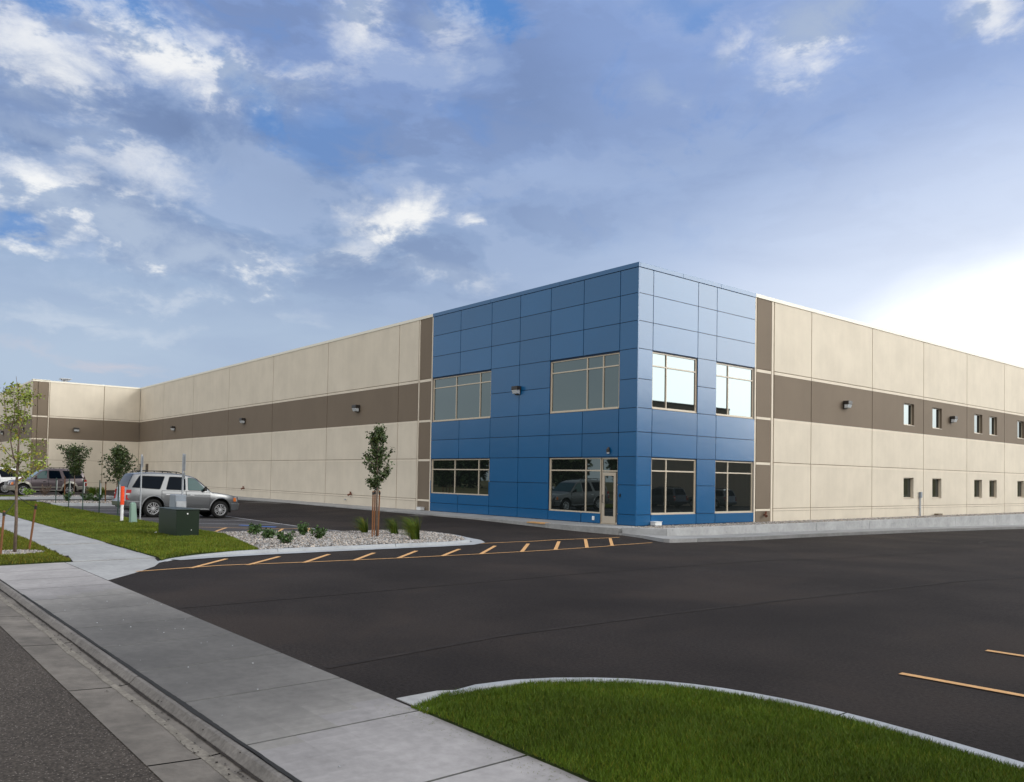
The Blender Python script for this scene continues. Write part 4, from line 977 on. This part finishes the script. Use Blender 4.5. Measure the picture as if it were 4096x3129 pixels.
def make_suv(label, paint, clad, loc, rz, group=None, tilt=0., flare=False, clear=True, name='parked_suv', spokes=6):
    root = tag(empty(name, loc, rz), label, 'SUV', group); root.rotation_euler = (0, tilt, rz)
    global _body
    if 'b' not in _body:
        mb = body_mesh(); o = mb.build('tmp_body', ['paint_white', 'black'], smooth=True)
        cut = MB()
        for cx in (0, 2.95):
            for sg in (1, -1):
                i = len(cut.v); n = 32
                for yy in (.60, 1.2):
                    for k in range(n):
                        th = 2 * math.pi * k / n; cut.v.append((cx + .475 * math.cos(th), sg * yy, .40 + .475 * math.sin(th)))
                for k in range(n): cut.f.append((i + k, i + (k+1) % n, i + n + (k+1) % n, i + n + k)); cut.m.append(1); cut.t.append(None)
                cut.f.append(tuple(i + k for k in range(n))); cut.f.append(tuple(i + n + k for k in reversed(range(n)))); cut.m += [1, 1]; cut.t += [None, None]
        c = cut.build('tmp_cut', ['black', 'black'])
        md = o.modifiers.new('b', 'BOOLEAN'); md.object = c; md.operation = 'DIFFERENCE'; md.solver = 'EXACT'
        try: md.material_mode = 'INDEX'
        except Exception: pass
        bpy.context.view_layer.update(); dg = bpy.context.evaluated_depsgraph_get()
        me = bpy.data.meshes.new_from_object(o.evaluated_get(dg)); me.name = 'suv_body'
        bm = bmesh.new(); bm.from_mesh(me)
        for e in bm.edges:
            if len(e.link_faces) == 2 and e.calc_face_angle(0) > R(32): e.smooth = False
        bm.to_mesh(me); bm.free()
        bpy.data.objects.remove(o); bpy.data.objects.remove(c)
        _body['b'] = me
    me = _body['b'].copy(); me.materials[0] = MATS[paint]; me.materials[1] = MATS['black']
    body = bpy.data.objects.new('body', me); COL.objects.link(body); body.parent = root
    arch = lambda x, cx: .40 + math.sqrt(max(0, .50 ** 2 - (x - cx) ** 2)) if abs(x - cx) < .50 else 0
    for sg in (1, -1):
        for x0, x1 in ((.34, 1.36), (1.39, 2.44)):
            lo = lambda x: max(.47, arch(x, 0) + .01, arch(x, 2.95) + .01)
            mb = MB(); side_patch(mb, x0 - .016, x1 + .016, lambda x: lo(x) - .016, lambda x: 1.115, .004, sg, 1); side_patch(mb, x0, x1, lo, lambda x: 1.10, .012, sg, 0)
            d = mb.build('door', [paint, 'black'], root)
            mb = MB(); hx = x0 + .16
            mb.hexa([(hx - .0, sg * .985, .93), (hx + .17, sg * .985, .93), (hx + .17, sg * 1.03, .935), (hx, sg * 1.03, .935), (hx, sg * .985, .975), (hx + .17, sg * .985, .975), (hx + .17, sg * 1.03, .97), (hx, sg * 1.03, .97)])
            mb.build('handle', 'chrome' if paint == 'paint_silver' else 'black', d, bevel=.008)
        # greenhouse pillars are body; windows proud of it
        for k, pts in enumerate(([(1.46, 1.15), (2.34, 1.15), (1.83, 1.62), (1.74, 1.675), (1.46, 1.70)], [(.50, 1.15), (1.36, 1.15), (1.36, 1.705), (.66, 1.705)], [(-.92, 1.19), (.26, 1.15), (.48, 1.705), (-.60, 1.69)])):
            mb = MB(); poly_patch(mb, rounded(pts, .055), .008, sg, 1, .01); poly_patch(mb, rounded([((x - sum(p[0] for p in pts)/len(pts)) * .965 + sum(p[0] for p in pts)/len(pts), (z - 1.42) * .93 + 1.42) for x, z in pts], .045), .013, sg, 0, .008)
            mb.build('side_window', ['car_glass_clear' if (k == 0 and clear) else 'car_glass', 'black'], root)
        mb = MB(); side_patch(mb, .52, 2.43, lambda x: .54, lambda x: .62, .03, sg, 0, 8, 1); mb.build('side_moulding', clad, root)
        mb = MB(); mb.box(.50, 2.42, sg * .90, sg * 1.06, .34, .39); mb.box(.55, .62, sg * .86, sg * .95, .34, .46); mb.box(2.3, 2.37, sg * .86, sg * .95, .34, .46); mb.build('running_board', clad, root, bevel=.015)
        for cx in (0, 2.95):
            mb = MB(); n = 18; a0, a1 = R(-8), R(188)
            for k in range(n):
                t0, t1 = a0 + (a1-a0) * k / n, a0 + (a1-a0) * (k+1) / n
                r0, r1 = .47, (.60 if flare else .505)
                q = []
                for th, r_ in ((t0, r0), (t1, r0), (t1, r1), (t0, r1)):
                    X, Z = cx + r_ * math.cos(th), .40 + r_ * math.sin(th); q.append((X, sg * (hw(X, Z) + (.035 if r_ == r0 else .006)), Z))
                mb.poly(q)
                mb.poly([q[0], q[1], (q[1][0], q[1][1] - sg * .08, q[1][2]), (q[0][0], q[0][1] - sg * .08, q[0][2])])
            mb.build('wheel_arch_trim', clad if flare else paint, root, smooth=False)
        mb = MB(); P = [(1.98, .0), (2.12, .0)]
        mb.hexa([(2.10, sg * .93, 1.17), (2.26, sg * .93, 1.17), (2.24, sg * 1.15, 1.17), (2.14, sg * 1.15, 1.17), (2.10, sg * .93, 1.22), (2.26, sg * .93, 1.22), (2.24, sg * 1.15, 1.36), (2.14, sg * 1.15, 1.36)])
        mb.build('mirror', 'black' if paint == 'paint_silver' else paint, root, bevel=.03)
        # lamps
        mb = MB(); Y = lambda x: sg * (hw(x, .85) + .008)
        mb.hexa([(3.60, Y(3.60), .74), (3.82, sg * .62, .74), (3.885, sg * .62, .74), (3.74, Y(3.72), .74), (3.60, Y(3.6), .93), (3.80, sg * .62, .93), (3.85, sg * .62, .91), (3.70, Y(3.7) * .985, .92)])
        hl_ = mb.build('headlight', 'lamp_clear', root, bevel=.01)
        mb = MB(); poly_patch(mb, rounded([(3.56, .74), (3.70, .74), (3.68, .90), (3.56, .91)], .02), .012, sg, 0, .02); mb.build('indicator', 'amber', hl_)
        mb = MB(); X0 = -1.12
        mb.hexa([(-1.12, sg * .80, .70), (-.96, sg * .945, .70), (-.93, sg * .955, .70), (-1.145, sg * .93, .70), (-1.10, sg * .80, 1.10), (-.97, sg * .92, 1.10), (-.93, sg * .945, 1.10), (-1.125, sg * .91, 1.10)])
        tl = mb.build('taillight', 'red', root, bevel=.01)
        mb = MB(); mb.hexa([(-1.138, sg * .86, .90), (-1.02, sg * .945, .90), (-1.0, sg * .958, .90), (-1.15, sg * .93, .90), (-1.132, sg * .86, .96), (-1.02, sg * .94, .96), (-1.0, sg * .953, .96), (-1.142, sg * .925, .96)]); mb.build('reversing_lamp', 'lamp_clear', tl)
        # roof rail
        mb = MB(); yr = .60
        mb.tube([(-.62, sg * yr, 1.82), (-.45, sg * yr, 1.885), (.4, sg * yr, 1.915), (1.05, sg * yr, 1.90), (1.30, sg * yr, 1.83)], .017, 6)
        for x in (-.3, .4, 1.0): mb.tube([(x, sg * yr, 1.82), (x, sg * yr, 1.905)], .022, 6)
        mb.build('roof_rail', 'black', root)
    for x in (-.25, .85):
        mb = MB(); mb.tube([(x, -.6, 1.91), (x, .6, 1.91)], .014, 6); mb.build('roof_crossbar', 'black', root)
    # glass front and rear
    def glassrow(x, ex, off): zt = spl(TOPC, x); ye = hw(x, zt - .06) - ex; return [(x + off, y, zt + .012 * (1 - (y / max(ye, .1)) ** 2) + .006) for y in (-ye, -ye * .6, -ye * .3, 0, ye * .3, ye * .6, ye)]
    mb = MB(); rows = [glassrow(x, .07, .008) for x in (1.84, 2.05, 2.27, 2.46)]
    for a, b in zip(rows[:-1], rows[1:]):
        for k in range(6): mb.poly([a[k], b[k], b[k+1], a[k+1]])
    mb.build('windshield', 'car_glass_clear', root, smooth=True)
    mb = MB(); rows = [[(x - .012, y, z) for x, y, z in glassrow(xx, .12, 0)] for xx in (-.80, -.88, -.98, -1.06)]
    for a, b in zip(rows[:-1], rows[1:]):
        for k in range(6): mb.poly([a[k], b[k], b[k+1], a[k+1]])
    mb.build('rear_window', 'car_glass', root, smooth=True)
    mb = MB(); mb.hexa([(3.80, -.86, .36), (3.93, -.66, .38), (3.93, .66, .38), (3.80, .86, .36), (3.76, -.90, .66), (3.95, -.68, .66), (3.95, .68, .66), (3.76, .90, .66)])
    for sg in (1, -1): mb.hexa([(3.46, sg * .90, .36), (3.80, sg * .80, .36), (3.80, sg * .872, .36), (3.46, sg * .975, .36), (3.46, sg * .90, .66), (3.80, sg * .82, .66), (3.80, sg * .905, .66), (3.46, sg * .985, .66)])
    mb.build('front_bumper', clad, root, bevel=.03)
    mb = MB(); mb.hexa([(-1.24, -.84, .42), (-1.08, -.95, .42), (-1.08, .95, .42), (-1.24, .84, .42), (-1.26, -.86, .64), (-1.10, -.965, .66), (-1.10, .965, .66), (-1.26, .86, .64)])
    for sg in (1, -1): mb.hexa([(-1.10, sg * .88, .42), (-.52, sg * .92, .42), (-.52, sg * .985, .42), (-1.10, sg * .955, .42), (-1.10, sg * .88, .66), (-.52, sg * .92, .64), (-.52, sg * 1.0, .64), (-1.10, sg * .97, .66)])
    mb.build('rear_bumper', clad, root, bevel=.03)
    mb = MB(); mb.box(3.84, 3.90, -.56, .56, .68, .93, 0)
    for k in range(4): mb.box(3.901, 3.915, -.54, .54, .71 + k * .055, .725 + k * .055, 1)
    mb.build('grille', ['black', 'chrome'], root, bevel=.008)
    for ch in bpy.data.objects:
        if ch.parent == root: ch.scale = (1, 1, 1.07)
    for cx in (0, 2.95):
        for sg in (1, -1):
            mb = MB(); lathe(mb, [(.245, .03), (.262, .0), (.34, -.005), (.385, .03), (.397, .07), (.397, .20), (.38, .24), (.22, .24)], cx, .397, sg * 1.0, -sg)
            wh = mb.build('wheel', 'tyre', root, smooth=True)
            mb = MB(); lathe(mb, [(.0, .10), (.25, .10)], cx, .397, sg * 1.0, -sg, m=1); lathe(mb, [(.265, .005), (.255, -.005), (.235, .03), (.23, .10)], cx, .397, sg * 1.0, -sg)
            lathe(mb, [(.0, .0), (.045, .0), (.065, .03), (.065, .08)], cx, .397, sg * 1.0, -sg, 14)
            for k in range(spokes):
                th = 2 * math.pi * k / spokes + .3; c, s_ = math.cos(th), math.sin(th); nx_, nz_ = -s_, c
                for w_, off_ in ((.020, .030), (.020, -.030)):
                    A = [(cx + r_ * c + q * nx_, .397 + r_ * s_ + q * nz_) for r_, q in ((.05, off_ * .6 - w_/2), (.24, off_ * 1.5 - w_/2), (.24, off_ * 1.5 + w_/2), (.05, off_ * .6 + w_/2))]
                    mb.hexa([(x, sg * .98, z) for x, z in A] + [(x, sg * (.998 if i in (0, 3) else 1.0), z) for i, (x, z) in enumerate(A)])
            mb.build('rim', ['chrome', 'black'], wh)
    mb = MB(); mb.box(-.9, 3.6, -.55, .55, .26, .36); mb.tube([(0, -.8, .385), (0, .8, .385)], .05, 8); mb.tube([(2.95, -.8, .385), (2.95, .8, .385)], .05, 8); mb.build('chassis', 'black', root)
    return root
a = math.atan2(zlot(-16.6, -10.9) - zlot(-16.6, -13.85), 2.95)
make_suv('silver grey four door vehicle parked broadside behind the dark green utility cabinet', 'paint_silver', 'paint_silver', (-16.62, -13.85, zlot(-16.6, -13.85)), R(90), tilt=-a, name='parked_suv')
make_suv('mauve brown two tone vehicle with beige wheel arches parked at the far left', 'paint_mauve', 'paint_beige', (-45.7, -11.3, .10), R(-90), flare=True, spokes=5)
make_suv('white vehicle at the frame edge behind the mauve one, only roof and windows showing', 'paint_white', 'paint_white', (-50.4, -14.7, .12), R(-90), clear=False)

# ------------------------------------------------------------------ lawn furniture
r_ = tag(empty('transformer_box', (-3.5, -16.6, .07)), 'dark green steel utility cabinet standing on the lawn before the silver vehicle', 'utility cabinet')
mb = MB(); mb.box(-.84, .84, -.33, .33, .03, .79, 0); mb.build('cabinet', 'transformer', r_, bevel=.012)
mb = MB(); mb.box(-.86, .86, -.35, .35, .795, .83, 0); mb.build('lid', 'transformer', r_, bevel=.012)
mb = MB(); mb.box(-.92, .92, -.41, .41, -.1, .028); mb.build('base', 'galv', r_, bevel=.01)
for p_, q_, w_ in (((.841, -.02, .70), (.87, -.02, .70), .022), ((.841, .1, .22), (.86, .1, .22), .012), ((-.86, -.37, .05), (-.86, -.42, .05), .025), ((-.1, -.37, .02), (-.1, -.43, .02), .015), ((.3, -.37, .02), (.3, -.43, .02), .015)):
    mb = MB(); mb.tube([p_, q_], w_, 8); mb.build('bolt', 'white', r_)
r_ = tag(empty('meter_box', (-6.3, -15.75, .07)), 'grey metal box half hidden behind the dark green utility cabinet', 'utility box')
mb = MB(); mb.box(-.30, .30, -.18, .18, .30, 1.16); mb.build('box', 'grey_paint', r_, bevel=.02)
mb = MB(); mb.box(-.36, -.32, -.16, .16, -.1, .95); mb.box(.32, .36, -.16, .16, -.1, .95); mb.box(-.32, .32, -.03, .03, .24, .298); mb.build('leg', 'galv', r_)
r_ = tag(empty('utility_pedestal', (-10.2, -16.1, .06)), 'pale green tapered plastic pedestal leaning beside the orange topped post', 'utility pedestal')
mb = MB()
prev = None
for z, w, d in ((-.05, .17, .13), (.04, .17, .13), (.06, .145, .11), (.62, .115, .09), (.72, .105, .085), (.775, .07, .06), (.785, .01, .01)):
    c = [(sx * w - .10 * z / .78, sy * d, z) for sx, sy in ((-1, -1), (1, -1), (1, 1), (-1, 1))]; i = len(mb.v); mb.v += c
    if prev is not None:
        for k in range(4): mb.f.append((prev + k, prev + (k+1) % 4, i + (k+1) % 4, i + k)); mb.m.append(0); mb.t.append(None)
    prev = i
mb.build('pedestal', 'pedestal', r_, bevel=.02)
r_ = tag(empty('marker_post', (-11.15, -16.25, .06)), 'thin white marker post with bright orange upper half on the lawn', 'marker post')
mb = MB(); mb.tube([(0, 0, -.1), (0, 0, .70)], .055, 12); mb.build('post', 'white', r_, smooth=False)
mb = MB(); mb.tube([(0, 0, .66), (0, 0, 1.35)], .07, 12); mb.build('sleeve', 'orange', r_)
mb = MB(); mb.prism([(-11.5, -17.25), (-10.35, -17.25), (-10.2, -16.28), (-11.5, -16.2)], -.1, .115); tag(mb.build('concrete_pad', 'concrete', bevel=.01), 'small flat concrete pad in the grass at the foot of the orange topped post', 'concrete pad')
def sign(x, y, z, H, post, plates, label, group, pw=.03, cat='sign post'):
    r_ = tag(empty('sign_post', (x, y, z)), label, cat, group); mb = MB()
    mb.box(-pw, pw, -.006, .006, -.2, H); mb.box(-pw, -pw + .008, .007, .03, -.2, H); mb.box(pw - .008, pw, .007, .03, -.2, H); mb.build('post', post, r_)
    for w, z0, z1 in plates:
        mb = MB(); mb.box(-w/2, w/2, .032, .036, z0, z1, 0); mb.build('sign_plate', 'white' if post == 'green_post' else 'galv', r_, bevel=.001)
sg_l = ['farthest of the five dark green posts with white sign on the lawn edge', 'second farthest dark green sign post along the lawn edge', 'middle one of five dark green sign posts along the lawn edge', 'fourth dark green sign post, right of the middle one', 'dark green sign post just left of the silver vehicle tail']
for (x, y), lb in zip(((-28.44, -15.25), (-24.9, -15.32), (-21.7, -15.35), (-18.75, -15.3), (-15.45, -15.33)), sg_l): sign(x, y, .05, 1.50, 'green_post', [(.32, .84, 1.36)], lb, 'green sign posts along the lawn')
sign(-11.75, -15.45, .05, 2.6, 'galv', [(.30, 2.1, 2.52)], 'bare galvanized tall post in front of the silver vehicle rear window', 'tall galvanized sign posts', pw=.045)
sign(-7.15, -15.35, .05, 2.58, 'galv', [(.34, 1.98, 2.56), (.32, 1.70, 1.93)], 'tall galvanized post with two sign plates before the silver vehicle front door', 'tall galvanized sign posts', pw=.045)

# ------------------------------------------------------------------ across the lot and the street (seen in the window glass)
OB = tag(empty('opposite_warehouse', (36, 0, 0)), 'brown warehouse across the parking lot, mirrored in the right hand window glass', 'warehouse')
mb = MB(); mb.box(0, 60, -16, 57, -1.2, 10.4); mb.build('wall', 'far_wall', OB)
mb = MB(); mb.box(4, 60, 57.06, 92, -1.2, 5.6); mb.build('wall', 'far_wall', OB)
mb = MB(); mb.box(-.05, 60, -16.05, 57.05, 10.4, 10.6); mb.build('coping', 'brown', OB)
for lb, x, y, c in (('dark vehicle parked across the lot, mirrored in the office corner windows', 29, 38, 'paint_dark'), ('silver vehicle parked across the lot, mirrored in the office corner windows', 29, 46, 'paint_silver')):
    make_suv(lb, c, c, (x, y, zlot(x, y)), R(0), clear=False)
FT = tree('street_tree', (-70, -62, -.1), 9, .6, 4.6, 3600, 'leaf_far', .8, 'broad dark tree across the street, mirrored in the lower office windows', group='trees across the street', shape='oval', trunk_r=.25, branches=44, spread=.6, seed=90)
wd_ = ['tall', 'low', 'wide', 'slim', 'round', 'old', 'young', 'bushy', 'thin', 'tallest', 'smallest', 'spreading']
for i in range(12):
    x = -126 + i * 7.2; sc = [1.0, .8, 1.1, .75, .95, 1.05, .7, .9, .65, .95, .6, .85][i]
    c = copy_tree(FT); c.location = (x + (6 if i > 7 else 0), -66 + 5 * math.sin(i * 2.3), -.1); c.scale = (sc, sc, sc * 1.02); c.rotation_euler = (0, 0, i * 1.1)
    c['label'] = wd_[i] + ' dark tree number %s in the row across the street, mirrored in the office glass' % ['one', 'two', 'three', 'four', 'five', 'six', 'seven', 'eight', 'nine', 'ten', 'eleven', 'twelve'][i]

# low ridge far to the north east, seen only in the small window panes
mb = MB(); n = 40; rr = np.random.default_rng(5); prev = None
for i in range(n + 1):
    a = R(20 + 70 * i / n); h = 6 + 3 * math.sin(i * .7) + 2 * rr.random(); c_, s_ = math.cos(a), math.sin(a)
    row = [(260 * c_, 260 * s_, -2), (300 * c_, 300 * s_, h), (420 * c_, 420 * s_, h * .8), (520 * c_, 520 * s_, -3)]
    if prev:
        for k in range(3): mb.poly([prev[k], row[k], row[k+1], prev[k+1]])
    prev = row
struct(mb.build('hills', 'field', smooth=True))
